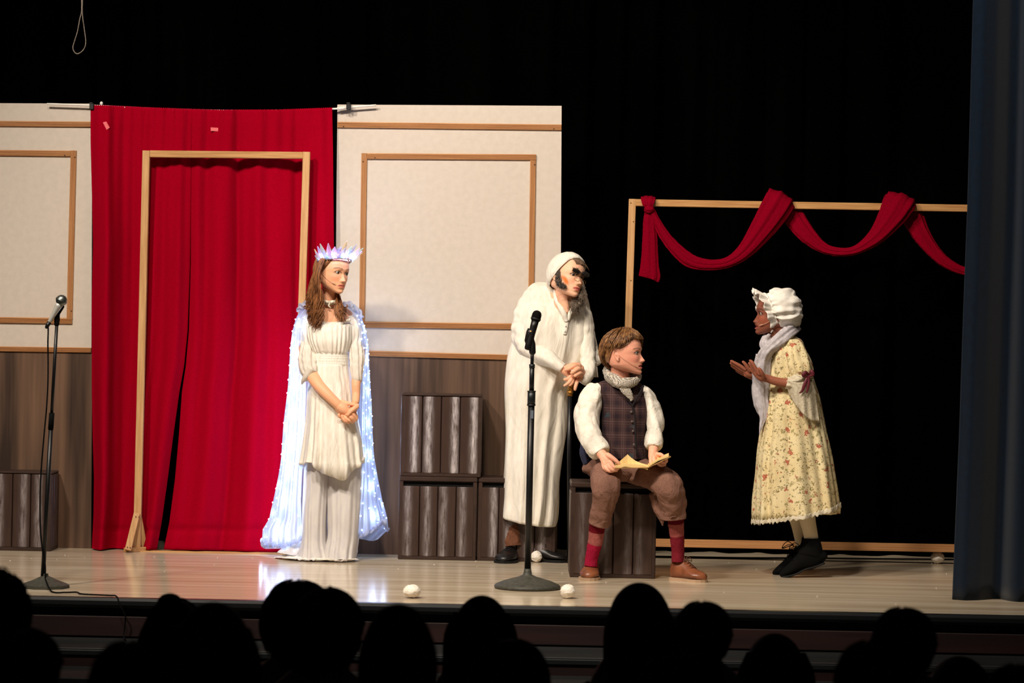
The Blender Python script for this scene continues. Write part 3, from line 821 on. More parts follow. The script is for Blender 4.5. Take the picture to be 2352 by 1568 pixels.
ZT = np.array([.5, .47, .42, .36, .3, .2, .1, .04, -.02, -.1, -.16, -.22, -.27, -.31, -.35, -.39, -.43, -.47, -.5])
YF = np.array([.02, .16, .26, .325, .36, .395, .405, .405, .375, .385, .39, .392, .40, .395, .392, .375, .385, .375, .33])
YB = np.array([-.06, -.22, -.33, -.39, -.42, -.45, -.455, -.45, -.44, -.42, -.40, -.36, -.33, -.29, -.25, -.2, -.15, -.08, -.02])
HW = np.array([.03, .15, .225, .268, .295, .325, .335, .333, .325, .315, .305, .29, .275, .258, .238, .212, .178, .13, .07])
EX, EZ = .138, .0
def head_surface(h, nose=1.0, muzzle=0.0, wide=1.0, mouth_open=0.0, jaw=1.0, lips=1.0, eye_open=1.0):
    nz, n = 150, 170
    z = np.concatenate([np.linspace(.5, .3, 20, endpoint=False), np.linspace(.3, -.5, nz - 20)])
    th = np.linspace(-math.pi, math.pi, n, endpoint=False)
    th = th - .35 * np.sin(th)                 # denser at the face
    iz = lambda T: np.interp(-z, -ZT, T)
    k = np.ones(5) / 5
    sm = lambda a: np.convolve(np.pad(a, 2, 'edge'), k, 'valid')
    yf, yb, hw = sm(iz(YF)), sm(iz(YB)), sm(iz(HW))
    hw = np.where(z < -.1, hw * (1 - (1 - jaw) * np.clip((-z - .1) / .3, 0, 1)), hw)
    Z, TH = np.meshgrid(z, th, indexing='ij')
    yf, yb, hw = yf[:, None], yb[:, None], hw[:, None]
    yc = np.where(Z < -.3, -.03 + (-.3 - Z) * .55, -.03)
    ct, st = np.cos(TH), np.sin(TH); e = 2 / 2.25
    x = hw * np.sign(st) * np.abs(st) ** e
    y = yc + np.where(ct > 0, (yf - yc) * np.abs(ct) ** e, -(yc - yb) * np.abs(ct) ** e)
    z2 = Z + np.where(Z < -.25, (-.25 - Z) * np.clip(.35 - y, 0, .6) * 1.1, 0)
    fr = np.clip(ct * 2, 0, 1)
    G = lambda x0, s, z0, t: np.exp(-((x - x0) / s) ** 2 - ((Z - z0) / t) ** 2)
    GS = lambda x0, s, z0, t: G(x0, s, z0, t) + G(-x0, s, z0, t)
    d = np.zeros_like(x)
    ridge_ = np.interp(-Z, [-.07, .0, .08, .15, .185, .215, .24], [0, .012, .045, .085, .112, .07, 0])
    ridge_w = np.interp(-Z, [0, .12, .18, .24], [.030, .036, .052, .05])
    d += nose * ridge_ * np.exp(-(x / (ridge_w * wide)) ** 2)
    d += nose * .045 * GS(.055, .026, -.19, .028)
    d -= .030 * GS(EX - .03, .07, .01, .045) + .012 * GS(.10, .05, .03, .03)
    d += .014 * GS(EX, .10, .085, .03)
    d += .020 * GS(.19, .08, -.12, .07)
    d -= .010 * GS(.17, .05, -.28, .07)
    d += muzzle * np.exp(-((Z + .30) / .12) ** 2 - (x / .13) ** 2)
    # lips
    mw = .105
    inm = np.clip(1 - (np.abs(x) / mw) ** 2.2, 0, 1)
    up = np.exp(-((Z + .278) / .020) ** 2); lo = np.exp(-((Z + .335) / .024) ** 2)
    d += lips * inm * (.018 * up + .022 * lo)
    line = np.exp(-((Z + .304 + .012 * (np.abs(x) / mw) ** 2) / (.009 + .03 * mouth_open)) ** 2)
    d -= inm * line * (.022 + .13 * mouth_open)
    d -= .012 * G(0, .05, -.385, .02)
    d += .016 * G(0, .07, -.44, .035)
    # eye openings
    ax, az = .066, .026 * eye_open
    for s_ in (-1, 1):
        r2 = ((x - s_ * EX) / ax) ** 2 + ((Z - EZ) / az) ** 2
        d += .016 * np.exp(-((np.sqrt(r2) - 1.25) / .35) ** 2) * (np.abs(Z - EZ) > .004)
        d -= .055 * np.clip(1.15 - r2, 0, 1) ** .7
    y = y + d * fr
    V = np.stack([x, y, z2], -1).reshape(-1, 3)
    F = [f[::-1] for f in grid_faces(n, nz, True)]
    V = np.vstack([V, [V[:n].mean(0)], [V[-n:].mean(0)]])
    k_ = nz * n
    F += [(k_, (i + 1) % n, i)[::-1] for i in range(n)] + [(k_ + 1, k_ - n + i, k_ - n + (i + 1) % n)[::-1] for i in range(n)]
    parts = [(h.w(V), [f[::-1] for f in F])]
    for s_ in (-1, 1):                       # ears: rim, lobe and a hollow
        ang = np.linspace(-2.2, 2.6, 22)
        rim = [(s_ * (.335 + .018 * math.sin(a * .5 + 1)), -.07 - .045 * math.cos(a + .2), -.075 + .082 * math.sin(a + .9) * (1)) for a in ang]
        parts.append(tube(h.w(rim), .018 * h.H, n=8, round_ends=True))
        parts.append((h.w(ellipsoid((s_ * .325, -.065, -.075), (.016, .045, .075), 14)[0]), ellipsoid((0, 0, 0), (1, 1, 1), 14)[1]))
        parts.append((h.w(ellipsoid((s_ * .328, -.045, -.148), (.018, .022, .026), 10)[0]), ellipsoid((0, 0, 0), (1, 1, 1), 10)[1]))
    return parts

def face_cols(h, V, skin, lip, brow=None, cheek=None, extra=None, lid=(0.05, .03, .025), lipw=.105, shade=None):
    L = h.l(V); c = np.tile(np.array(s2l(skin)), (len(V), 1))
    x, y, z = L.T
    near = (np.abs(x) < .4) * np.clip((.66 - np.abs(z)) / .12, 0, 1) * (np.abs(y) < .7)
    def blend(m, col):
        nonlocal c
        m = np.clip(m, 0, 1)[:, None] * near[:, None]
        c = c * (1 - m) + np.array(col) * m
    fr = (y > .15)
    if cheek is not None:
        for s_ in (-1, 1):
            blend(.55 * np.exp(-((x - s_ * .2) / .09) ** 2 - ((z + .13) / .09) ** 2) * fr, s2l(cheek))
    ml = np.clip(1.25 - (np.abs(x) / lipw) ** 2 - ((z + .306) / .042) ** 2, 0, 1) * 3
    blend(np.clip(ml, 0, 1) * (y > .3), s2l(lip))
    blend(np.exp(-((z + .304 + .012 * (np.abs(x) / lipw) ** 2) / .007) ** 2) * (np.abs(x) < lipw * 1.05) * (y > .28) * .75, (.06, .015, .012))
    for s_ in (-1, 1):
        r = np.sqrt(((x - s_ * EX) / .070) ** 2 + ((z - EZ) / .030) ** 2)
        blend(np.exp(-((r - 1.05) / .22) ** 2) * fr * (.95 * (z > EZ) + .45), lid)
        if brow is not None:
            zb = .088 + .02 * (1 - ((x * s_ - .15) / .09) ** 2)
            blend(np.clip(1.6 - (np.abs(x * s_ - .15) / .095) ** 4, 0, 1) * np.exp(-((z - zb) / .014) ** 2) * fr, s2l(brow))
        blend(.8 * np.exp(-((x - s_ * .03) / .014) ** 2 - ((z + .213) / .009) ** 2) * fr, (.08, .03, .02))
    if extra: 
        for fn, col in extra: blend(fn(x, y, z), s2l(col))
    return c

def eyes(h, parent, iris, look=(0, 0), r=.058, depth=.305):
    for s_ in (-1, 1):
        c = np.array([s_ * EX, depth, EZ])
        V, F = ellipsoid((0, 0, 0), (1, 1, 1), 30)
        g = np.array([look[0], 1, look[1]]); g /= np.linalg.norm(g)
        dt = V @ g
        cl = np.tile(np.array([.36, .31, .28]), (len(V), 1))
        cl[dt > .80] = s2l(iris); cl[dt > .94] = (.004, .004, .004)
        mk('eye', h.w(V * r + c), F, M_eye, parent, cols=cl)

def cap_chain(D0, K, m=6, n=22):
    """rounded limb piece for remeshing; rows (px, py, depth, radius px)"""
    return ptube(D0, K, m=m, n=n, round_ends=True)

def person(name_loc, label, parts_cols, group=None):
    t = thing('person', name_loc, label, 'person', group)
    Vs, Fs, Cs, n = [], [], [], 0
    for (V, F), c in parts_cols:
        Vs.append(V); Fs += [tuple(i + n for i in f) for f in F]; n += len(V)
        c = np.asarray(c)
        Cs.append(c if c.ndim == 2 else np.tile(c, (len(V), 1)))
    mk('body', np.vstack(Vs), Fs, M_skin, t, cols=np.vstack(Cs))
    return t

def polar_shell(h, L, off, nphi=72, nr=26, cen=(0, -.03, .06), rad=(.335, .44, .44), wave=None):
    """cap over the skull; L(phi) = polar reach in radians (phi 0 = forehead, +-pi = nape)"""
    V = []
    for j in range(nr):
        for i in range(nphi):
            ph = -math.pi + 2 * math.pi * i / nphi
            a = L(ph) * j / (nr - 1) + .001
            o = off(ph, j / (nr - 1)) if callable(off) else off
            q = np.array([math.sin(a) * math.sin(ph) * (rad[0] + o), math.sin(a) * math.cos(ph) * (rad[1] + o), math.cos(a) * (rad[2] + o)])
            V.append(q + np.array(cen))
    return h.w(V), grid_faces(nphi, nr, True)

def strands(h, L, N, seed, rr=.010, off=(.02, .06), a0=.15, swirl=.0, cen=(0, -.03, .06), rad=(.335, .44, .44), tips=.12, phis=None, curl=0, nseg=9, drop=0):
    r = np.random.RandomState(seed); out = []
    for i in range(N):
        ph0 = r.uniform(-math.pi, math.pi) if phis is None else r.uniform(*phis)
        a1 = L(ph0) * (1 + r.uniform(-tips, tips)); a_ = a1 * r.uniform(0, .75) + a0 * r.rand()
        o0 = r.uniform(*off); pts = []
        cp = r.uniform(0, 6.28)
        for t in np.linspace(0, 1, nseg):
            a = a_ + (a1 - a_) * t; ph = ph0 + swirl * (a - .6) + r.normal() * .004
            o = o0 + (.012 * math.sin(math.pi * t)) + curl * .02 * math.sin(cp + t * 9)
            ph += curl * .06 * math.cos(cp + t * 9)
            q = np.array([math.sin(a) * math.sin(ph) * (rad[0] + o), math.sin(a) * math.cos(ph) * (rad[1] + o), math.cos(a) * (rad[2] + o)]) + np.array(cen)
            q[2] -= drop * t * t
            pts.append(q)
        prof = rr * np.sin(np.linspace(.5, math.pi - .12, nseg)) * r.uniform(.6, 1.2)
        out.append(tube(h.w(pts), prof * h.H, n=5, capped=True, up=h.F + .3 * h.U))
    return join(*out)

def locks(D0, guides, N, seed, rpx=2.2, wave=2.0, freq=3.0, jit=3.0, zj=.012, nseg=22, tl=(.8, 1.05)):
    """long hair: tubes between neighbouring guide lines, rows (px, py, depth)"""
    r = np.random.RandomState(seed); G = [catmull(g, 6) for g in guides]
    G = [np.array([np.interp(np.linspace(0, 1, 40), np.linspace(0, 1, len(g)), g[:, k]) for k in range(3)]).T for g in G]
    out = []
    for i in range(N):
        w = r.uniform(0, len(G) - 1); k = min(int(w), len(G) - 2); f = w - k
        g = G[k] * (1 - f) + G[k + 1] * f
        e = r.uniform(*tl); t = np.linspace(0, 1, nseg)
        q = np.array([np.interp(t * min(e, 1), np.linspace(0, 1, 40), g[:, c]) for c in range(3)]).T
        ph = r.uniform(0, 6.28); fq = freq * r.uniform(.8, 1.25)
        amp = wave * t ** 1.3
        q[:, 0] += amp * np.sin(ph + t * fq * 6.28) + r.normal() * jit * (.25 + .75 * t)
        q[:, 2] += amp * .0022 * np.cos(ph + t * fq * 6.28) + r.uniform(-1, 1) * zj
        q[:, 1] += r.normal() * 2
        pts = np.array([P(a, b, D0 + c) for a, b, c in q])
        rad = rpx * D0 / FPX * np.clip(np.sin(np.linspace(.6, math.pi - .1, nseg)), .12, 1) * r.uniform(.5, 1.2)
        out.append(tube(pts, rad, n=5))
    return join(*out)

def shoe(D0, ankle, heel, toe, wpx, hd, sole_m, up_m, parent, lift=0, lace_m=None, label=None):
    """low shoe: ankle/heel/toe are floor-level picture points (px, py, D)"""
    pass
def shoe3(base, yaw, L, W, hgt, pitch, upper_m, sole_m, parent, lace_m=None, cuff=.0, name='shoe', top_r=None):
    """shoe with its heel at base, pointing along yaw (degrees, 0 = right, -90 = to the camera)"""
    c, s_ = math.cos(math.radians(yaw)), math.sin(math.radians(yaw)); p = math.radians(pitch)
    f = np.array([c * math.cos(p), s_ * math.cos(p), -math.sin(p)]); side = np.array([-s_, c, 0]); up = np.cross(f, side)
    if up[2] < 0: up = -up
    base = np.asarray(base, float)
    T = lambda V: base + V[:, :1] * f + V[:, 1:2] * side + V[:, 2:3] * up
    xs_ = np.array([0, .03, .1, .2, .32, .42, .52, .62, .74, .86, .95, 1.0]) * L
    wd = np.array([.22, .33, .38, .38, .35, .36, .42, .48, .5, .44, .28, .08]) * W
    tp = np.array([.62, .88, 1.0, 1.0, .96, .86, .70, .56, .47, .42, .34, .18]) * hgt
    n = 28; V = []
    for x, w_, h_ in zip(xs_, wd, tp):
        for a in np.linspace(0, 2 * math.pi, n, endpoint=False):
            ca, sa = math.cos(a), math.sin(a)
            zz = h_ * (.5 + .5 * np.sign(sa) * abs(sa) ** .8); 
            ww = w_ * np.sign(ca) * abs(ca) ** .75 * (1 if zz < .4 * h_ else (1 - .45 * ((zz / h_ - .4) / .6) ** 1.6))
            V.append((x, ww, .012 + zz))
    V = np.array(V); F = grid_faces(n, len(xs_), True) + [tuple(range(n))[::-1], tuple(range(len(V) - n, len(V)))]
    u = mk(name, T(V), F, upper_m, parent)
    V = []
    for z0 in (0, .014):
        for x, w_ in zip(xs_, wd * 1.08):
            V += [(x * 1.012 - .002, -w_, z0), (x * 1.012 - .002, w_, z0)]
    m = len(xs_); V = np.array(V, float); F = []
    for i in range(m - 1):
        F += [(2 * i, 2 * i + 1, 2 * i + 3, 2 * i + 2), (2 * m + 2 * i, 2 * m + 2 * i + 2, 2 * m + 2 * i + 3, 2 * m + 2 * i + 1),
              (2 * i, 2 * i + 2, 2 * m + 2 * i + 2, 2 * m + 2 * i), (2 * i + 1, 2 * m + 2 * i + 1, 2 * m + 2 * i + 3, 2 * i + 3)]
    F += [(0, 2 * m, 2 * m + 1, 1), (2 * m - 2, 2 * m - 1, 4 * m - 1, 4 * m - 2)]
    mk('sole', T(V), F, sole_m, u, smooth=False)
    if lace_m is not None:
        ls = []
        for i, t in enumerate(np.linspace(.40, .60, 4)):
            hx = np.interp(t, xs_ / L, tp) ; w_ = np.interp(t, xs_ / L, wd) * .38
            a = [(t * L, -w_, .012 + hx * .90), (t * L + .004, -w_ * .4, .016 + hx), (t * L + .006, w_ * .4, .016 + hx), (t * L + .012, w_, .012 + hx * .88)]
            ls.append(tube(T(np.array(a)), .0022, n=6))
        hx = np.interp(.38, xs_ / L, tp)
        for s2 in (-1, 1):
            a = [(.38 * L, 0, .02 + hx), (.40 * L, s2 * .014, .030 + hx), (.44 * L, s2 * .028, .022 + hx), (.45 * L, s2 * .034, .006 + hx), (.43 * L, s2 * .022, .012 + hx), (.38 * L, 0, .02 + hx)]
            ls.append(tube(catmull(T(np.array(a)), 4), .0019, n=6))
        V, F = join(*ls)
        mk('laces', V, F, lace_m, u, kind='stuff')
    return u
def wrink(VF, amp, scale, seed=0, stretch=(1, 1, 1)):
    """push a closed surface in and out along its normals"""
    V, F = VF
    me = bpy.data.meshes.new('t'); me.from_pydata(V.tolist(), [], F); me.update()
    n = np.empty(len(V) * 3); me.vertices.foreach_get('normal', n); bpy.data.meshes.remove(me)
    return V + n.reshape(-1, 3) * (amp * crease(V, scale, seed, stretch))[:, None], F

# ================================================================ the woman in white
DWm = 13.95
M_white_cloth = mat('white_gauze_cloth', (240, 235, 226), (226, 220, 208), 60, (1, 1, .2), rough=.9, spec=.1, bump=.5, bscale=40, bdist=.012)
M_chiffon = mat('white_chiffon', (240, 236, 232), (230, 226, 226), 60, (1, 1, .2), rough=.9, spec=.1, trans=.3, alpha=.9)
M_chiffon2 = mat('white_chiffon_sleeve', (240, 234, 224), (228, 220, 208), 60, (1, 1, .2), rough=.9, spec=.1, trans=.2, alpha=.97)
M_cape = mat('pale_blue_tulle', (226, 232, 250), (212, 222, 248), 50, (1, 1, .12), rough=.8, spec=.2, trans=.6, alpha=.80)
M_hairb = mat('brown_hair', (160, 106, 66), (84, 50, 30), 26, (2.5, 2.5, .3), rough=.45, spec=.35)
h = Head(764, 625, DWm - .03, 97, 46, -4, 5)
hp = head_surface(h, nose=.85, jaw=1.03, eye_open=.68)
neck = ptube(DWm, [(757, 650, .02, 18, .055), (756, 680, .02, 16, .05), (756, 700, .03, 18, .055), (755, 716, .035, 34, .07), (756, 735, .035, 48, .085), (758, 765, .03, 44, .085)], n=24, round_ends=True)
sk = s2l((240, 178, 140))
hn = remesh(hp + [neck, cap_chain(DWm, [(720, 722, .05, 16), (756, 712, .045, 17), (796, 722, .06, 15)])], .0030)
cl = face_cols(h, hn[0], (240, 178, 140), (212, 118, 100), brow=(110, 72, 48), cheek=(232, 140, 112))
A = lambda K, m=4: cap_chain(DWm, K, m)
armA = remesh([A([(700, 800, .0, 15), (712, 850, -.08, 15), (728, 880, -.14, 14), (752, 906, -.17, 12.5), (774, 927, -.175, 11)]),
   A([(774, 928, -.17, 11), (788, 938, -.175, 12), (798, 946, -.17, 10)]), A([(778, 938, -.16, 9), (790, 950, -.16, 9)]),
   A([(786, 923, -.150, 6), (798, 926, -.165, 4.6), (810, 929, -.17, 3.6), (822, 930, -.165, 3)]),
   A([(798, 940, -.18, 4.6), (810, 950, -.185, 4.4), (819, 961, -.17, 3.8)]),
   A([(794, 949, -.18, 4.6), (806, 958, -.187, 4.4), (814, 966, -.17, 3.6)]),
   A([(789, 955, -.175, 4.4), (800, 964, -.182, 4.0), (809, 969, -.165, 3.4)]),
   A([(783, 957, -.165, 4.0), (792, 966, -.17, 3.6), (801, 970, -.16, 3.2)])], .0017, 2)
armB = remesh([A([(826, 800, .02, 14), (821, 850, -.06, 13), (818, 880, -.11, 10.5), (818, 905, -.12, 9.5), (817, 922, -.15, 8.5)]),
   A([(816, 925, -.15, 8.5), (810, 942, -.145, 10), (802, 950, -.135, 10)]),
   A([(819, 934, -.175, 6), (812, 939, -.19, 5.6), (805, 945, -.197, 4.6), (799.5, 952, -.197, 3.8)]),
   A([(802, 956, -.14, 4.5), (790, 958, -.155, 4.2), (780, 956, -.175, 3.6), (778.5, 952, -.180, 3.2)]),
   A([(806, 960, -.14, 4.5), (796, 964, -.16, 4.2), (788, 960, -.185, 3.5), (786, 955, -.188, 3.2)]),
   A([(810, 960, -.15, 4.4), (802, 968, -.165, 4), (793, 967, -.185, 3.4), (789, 962, -.19, 3.1)]),
   A([(814, 950, -.15, 5), (819, 957, -.15, 4), (818, 964, -.15, 3.6)])], .0017, 2)
legs = [cap_chain(DWm, [(735, 960, .05, 34), (728, 1080, .05, 25), (722, 1170, .06, 18), (720, 1270, .06, 12)]), cap_chain(DWm, [(785, 960, .05, 34), (790, 1080, .04, 25), (786, 1170, .04, 18), (784, 1270, .02, 12)]),
        cap_chain(DWm, [(757, 760, .04, 40), (758, 830, .04, 34), (760, 900, .04, 42), (760, 970, .05, 48)])]
lb = remesh(legs, .009)
gp = P(757, 1290, 13.9); gp[2] = 0
wom = person(gp, 'person in a white dress and glowing cape, long wavy brown hair, hands clasped', [(hn, cl), (armA, sk), (armB, sk), (lb, sk)])
eyes(h, wom, (50, 32, 20), (-.2, -.1))
# underskirt / wide trousers of sheer cloth
def pl(k, a, k2=0, ph=0):
    return lambda th, t: 1 + a * (.25 + .75 * t) * (np.sin(k * th + ph + 1.5 * np.sin(2 * th + 4 * t)) + .5 * np.sin(k * 1.7 * th + 2 + ph + 3 * t))
def trouser(K, seed):
    V, F = loft(DWm, K, m=8, n=140, fold=pl(11, .05, ph=seed), wr=(.004, 5), seed=seed, sq=2.1, cap_top=True)
    z = V[:, 2]; V[:, 2] = np.where(z < .02, .006 + np.abs(wob(V, 9, seed)) * .012, z)
    return V, F
o = solid(mk('trouser_leg', *trouser([(712, 768, 985, 0, .03, .10), (702, 762, 1050, 0, .03, .11), (698, 757, 1120, 0, .03, .11), (695, 752, 1180, 0, .02, .115), (692, 752, 1240, 0, .01, .12), (684, 762, 1275, 0, -.01, .13), (672, 770, 1289, 0, -.02, .14), (668, 772, 1296, 0, -.02, .145)], 1), M_chiffon, wom), .0015)
o = solid(mk('trouser_leg', *trouser([(755, 822, 985, 0, .03, .10), (752, 835, 1050, 0, .03, .11), (752, 832, 1120, 0, .02, .115), (753, 828, 1180, 0, .01, .12), (752, 824, 1230, 0, .0, .12), (746, 820, 1262, 0, -.02, .125), (742, 818, 1286, 0, -.04, .13), (742, 817, 1296, 0, -.04, .13)], 2), M_chiffon, wom), .0015)
# trailing hem
tr = ptube(DWm, [(636, 1288, .05, 2, .03), (650, 1285, .03, 5, .06), (672, 1283, .0, 8, .08), (700, 1284, -.05, 8, .09), (730, 1286, -.10, 7, .06), (765, 1286, -.11, 6, .06), (795, 1286, -.10, 6, .06), (814, 1287, -.06, 4, .04)], m=8, n=40, fold=lambda TH, TT: 1 + .12 * np.sin(5 * TH + 9 * TT), round_ends=True)
tr = wrink(tr, .008, 7, 3); zz = tr[0][:, 2]; zm = zz.min(); tr[0][:, 2] = np.where(zz < .02, .002 + (zz - zm) / (.02 - zm) * .018, zz)
mk('skirt_train', *tr, M_white_cloth, wom)
V, F = ptube(DWm, [(697, 1205, .07, 6, .02), (694, 1228, .06, 14, .03), (686, 1252, .05, 22, .05), (676, 1274, .04, 31, .07), (668, 1288, .03, 35, .09)], m=10, n=80, fold=lambda TH, TT: 1 + .10 * np.sin(9 * TH + 3 * TT))
V, F = wrink((V, F), .003, 8, 2); zz = V[:, 2]; zm = zz.min(); V[:, 2] = np.where(zz < .03, .004 + (zz - zm) / (.03 - zm) * .026, zz); mk('sheer_train', V, F, M_chiffon, wom)
# tunic
V, F = loft(DWm, [(700, 812, 738, 0, .03, .075), (703, 810, 750, 0, .0, .10), (707, 808, 780, 0, -.01, .115), (716, 802, 803, 0, -.01, .108), (722, 798, 813, 0, -.01, .095)], m=8, n=200, fold=lambda th, t: 1 + .035 * np.sin(26 * th + np.sin(5 * th)) * min(1, .4 + t), wr=(.003, 6), seed=4, cap_top=False)
mk('bodice', V, F, M_white_cloth, wom)
V, F = loft(DWm, [(721, 799, 811, 0, -.01, .096), (719, 801, 822, 0, -.01, .098), (718, 802, 838, 0, -.01, .1)], m=8, n=200, fold=lambda th, t: 1 + .018 * np.sin(60 * th) + .012 * np.sin(t * 30), cap_top=False)
mk('waistband', V, F, M_white_cloth, wom)
def hemf(th):
    c = np.cos(th); s_ = np.sin(th)
    return -.02 * s_ - .045 * np.maximum(0, s_) * (1 - np.abs(c)) + .03 * np.sin(th * 3 + 1.2) + .01 * np.sin(9 * th)
V, F = loft(DWm, [(718, 802, 836, 0, -.01, .102), (712, 808, 870, 0, -.01, .115), (707, 815, 910, 0, -.01, .13), (704, 822, 960, 0, -.01, .14), (698, 830, 1010, 0, -.01, .15), (692, 836, 1052, 0, -.01, .155), (690, 838, 1062, 0, -.01, .157)], m=8, n=220,
            fold=lambda th, t: 1 + (.03 + .10 * t) * (np.sin(13 * th + 1.2 * np.sin(3 * th)) * .6 + .4 * np.sin(21 * th + 2 + t)) * (.5 + .5 * t), wr=(.004, 4), seed=6, hem=hemf, cap_top=False)
solid(mk('tunic_skirt', V, F, M_white_cloth, wom), .002)
# frilled neckline
nk = [P(712 + 92 * t, 742 + 6 * math.sin(math.pi * t) - 9 * (1 - math.sin(math.pi * t)), DWm - .045 - .035 * math.sin(math.pi * t)) for t in np.linspace(0, 1, 60)]
nk = np.array(nk); nk[:, 2] += .003 * np.sin(np.arange(60) * 1.3)
mk('neck_frill', *tube(nk, .007, .006, n=8, fold=lambda TH, TT: 1 + .35 * np.sin(95 * TT + TH)), M_white_cloth, wom)
# sleeves
def sleeve(D0, K, m_, par, seed, k=9, a=.09, am=.005, sc=7, n=72, name='sleeve', st=(1, 1, 1)):
    V, F = ptube(D0, K, m=9, n=n, fold=lambda TH, TT: 1 + a * np.sin(k * TH + seed + 5 * np.sin(2.5 * TT)) * (.4 + .6 * np.sin(np.pi * TT)), capped=True)
    V, F = wrink((V, F), am, sc, seed, st)
    return mk(name, V, F, m_, par)
sleeve(DWm, [(712, 728, .03, 11), (704, 742, .02, 17), (703, 764, .01, 18), (707, 786, .0, 16.5), (706, 806, -.02, 18), (706, 826, -.05, 21), (709, 846, -.08, 21), (714, 860, -.10, 18), (718, 868, -.11, 14)], M_chiffon2, wom, 1)
sleeve(DWm, [(803, 728, .03, 10), (812, 742, .02, 15), (817, 764, .01, 17), (817, 788, .0, 15), (819, 806, -.03, 16), (820, 826, -.06, 17), (819, 846, -.08, 15), (820, 866, -.10, 13), (822, 875, -.10, 11)], M_chiffon2, wom, 3)
# pointed sleeve ends
for K in ([(716, 846, -.10, 14, .05), (706, 862, -.10, 10, .04), (697, 874, -.09, 5, .02), (693, 882, -.085, 1.5, .005)], [(822, 858, -.075, 10, .04), (827, 868, -.07, 6, .03), (830, 878, -.06, 2, .01)]):
    mk('sleeve_point', *wrink(ptube(DWm, K, m=6, n=30), .003, 9, 4), M_chiffon2, wom)
# choker with a bow
ch = [P(757 + 17.5 * math.cos(a), 690 - 3 * math.cos(a) * 0 + 5.5 * math.sin(a) * .9, DWm + .018 - .058 * math.sin(a)) for a in np.linspace(0, 2 * math.pi, 41)]
mk('choker', *tube(ch, .011, .0035, n=10, up=(0, 0, 1)) if False else tube(ch, .0035, .012, n=10, up=(0, 0, 1)), mat('ivory_satin', (214, 208, 186), rough=.4), wom)
ck_ = [wrink(ptube(DWm, [(757, 697, -.05, 1.5), (752, 693, -.055, 3.5), (747, 691, -.05, 2)], n=10, round_ends=True), .001, 30), ptube(DWm, [(757, 697, -.05, 1.5), (762, 693, -.055, 3.5), (767, 692, -.05, 2)], n=10, round_ends=True), ptube(DWm, [(757, 697, -.052, 2), (755, 702, -.055, 2), (759, 706, -.055, 1)], n=10, round_ends=True)]
mk('choker_bow', *join(*ck_), mat('ivory_bow', (236, 230, 212), rough=.6), wom)
# headset microphone
M_wire = mat('beige_wire', (206, 164, 132), rough=.5)
def headset(h, par, side=1, m_=M_wire):
    K = [(side * .34, -.03, -.02), (side * .325, .08, -.12), (side * .29, .2, -.2), (side * .235, .30, -.255), (side * .19, .355, -.275)]
    a = tube(catmull(h.w(K), 5), .0010, n=6)
    b = tube(h.w([K[-2], K[-1]]), .0022, n=8, round_ends=True)
    mk('headset_wire', *a, m_, par); mk('headset_tip', *b, m_, par)
headset(h, wom)
# hair
def Lw(ph):
    a = abs(ph); return np.interp(a, [0, .5, .9, 1.3, 1.8, math.pi], [.80, .88, 1.05, 1.55, 2.1, 2.3])
mk('scalp_hair', *polar_shell(h, Lw, .035), M_hairb, wom)
hd_ = [strands(h, Lw, 260, 3, .012, (.03, .055), tips=.03)]
g = [[(750, 582, -.06), (736, 600, -.075), (725, 630, -.08), (717, 670, -.07), (711, 705, -.05), (713, 740, -.05), (718, 765, -.06)],
     [(750, 584, -.08), (733, 606, -.10), (726, 640, -.11), (724, 672, -.10), (722, 705, -.085), (723, 735, -.085), (723, 764, -.09)],
     [(748, 590, -.09), (733, 620, -.12), (730, 650, -.125), (733, 676, -.12), (732, 705, -.11), (728, 735, -.10), (731, 756, -.10)],
     [(746, 596, -.09), (733, 630, -.125), (734, 658, -.125), (739, 682, -.115), (740, 710, -.105), (736, 735, -.10), (730, 750, -.10)]]
hd_.append(locks(DWm, g, 330, 4, rpx=1.45, wave=6.5, freq=3.0, jit=2.0, zj=.018))
g2 = [[(745, 586, -.0), (728, 612, -.01), (717, 650, .0), (710, 680, .01), (708, 700, .01)], [(742, 596, -.04), (722, 630, -.05), (712, 665, -.05), (708, 690, -.04), (712, 712, -.04)], [(740, 600, -.06), (726, 640, -.07), (716, 680, -.06), (713, 705, -.06), (716, 738, -.06)]]
hd_.append(locks(DWm, g2, 190, 5, rpx=1.4, wave=5.5, freq=2.8, jit=2.0, zj=.02))
g3 = [[(770, 655, .02), (775, 680, .0), (776, 700, -.04), (782, 722, -.07), (794, 740, -.08)], [(766, 650, .03), (771, 685, .01), (771, 706, -.04), (775, 724, -.07), (786, 742, -.08)], [(772, 660, .03), (781, 684, .01), (785, 700, -.03), (792, 712, -.06), (796, 726, -.07)]]
hd_.append(locks(DWm, g3, 120, 6, rpx=1.3, wave=4.5, freq=2.2, jit=2.0, zj=.012))
g4 = [[(776, 672, .0), (783, 690, -.02), (788, 704, -.05), (796, 704, -.06), (799, 696, -.06)], [(714, 700, -.04), (706, 705, -.05), (700, 702, -.05), (697, 706, -.04)]]
for gg in g4: hd_.append(locks(DWm, [gg, [(a + 2, b + 3, c) for a, b, c in gg]], 7, 8, rpx=1.5, wave=1, jit=1))
o = mk('hair', *join(*hd_), M_hairb, wom, kind='stuff')
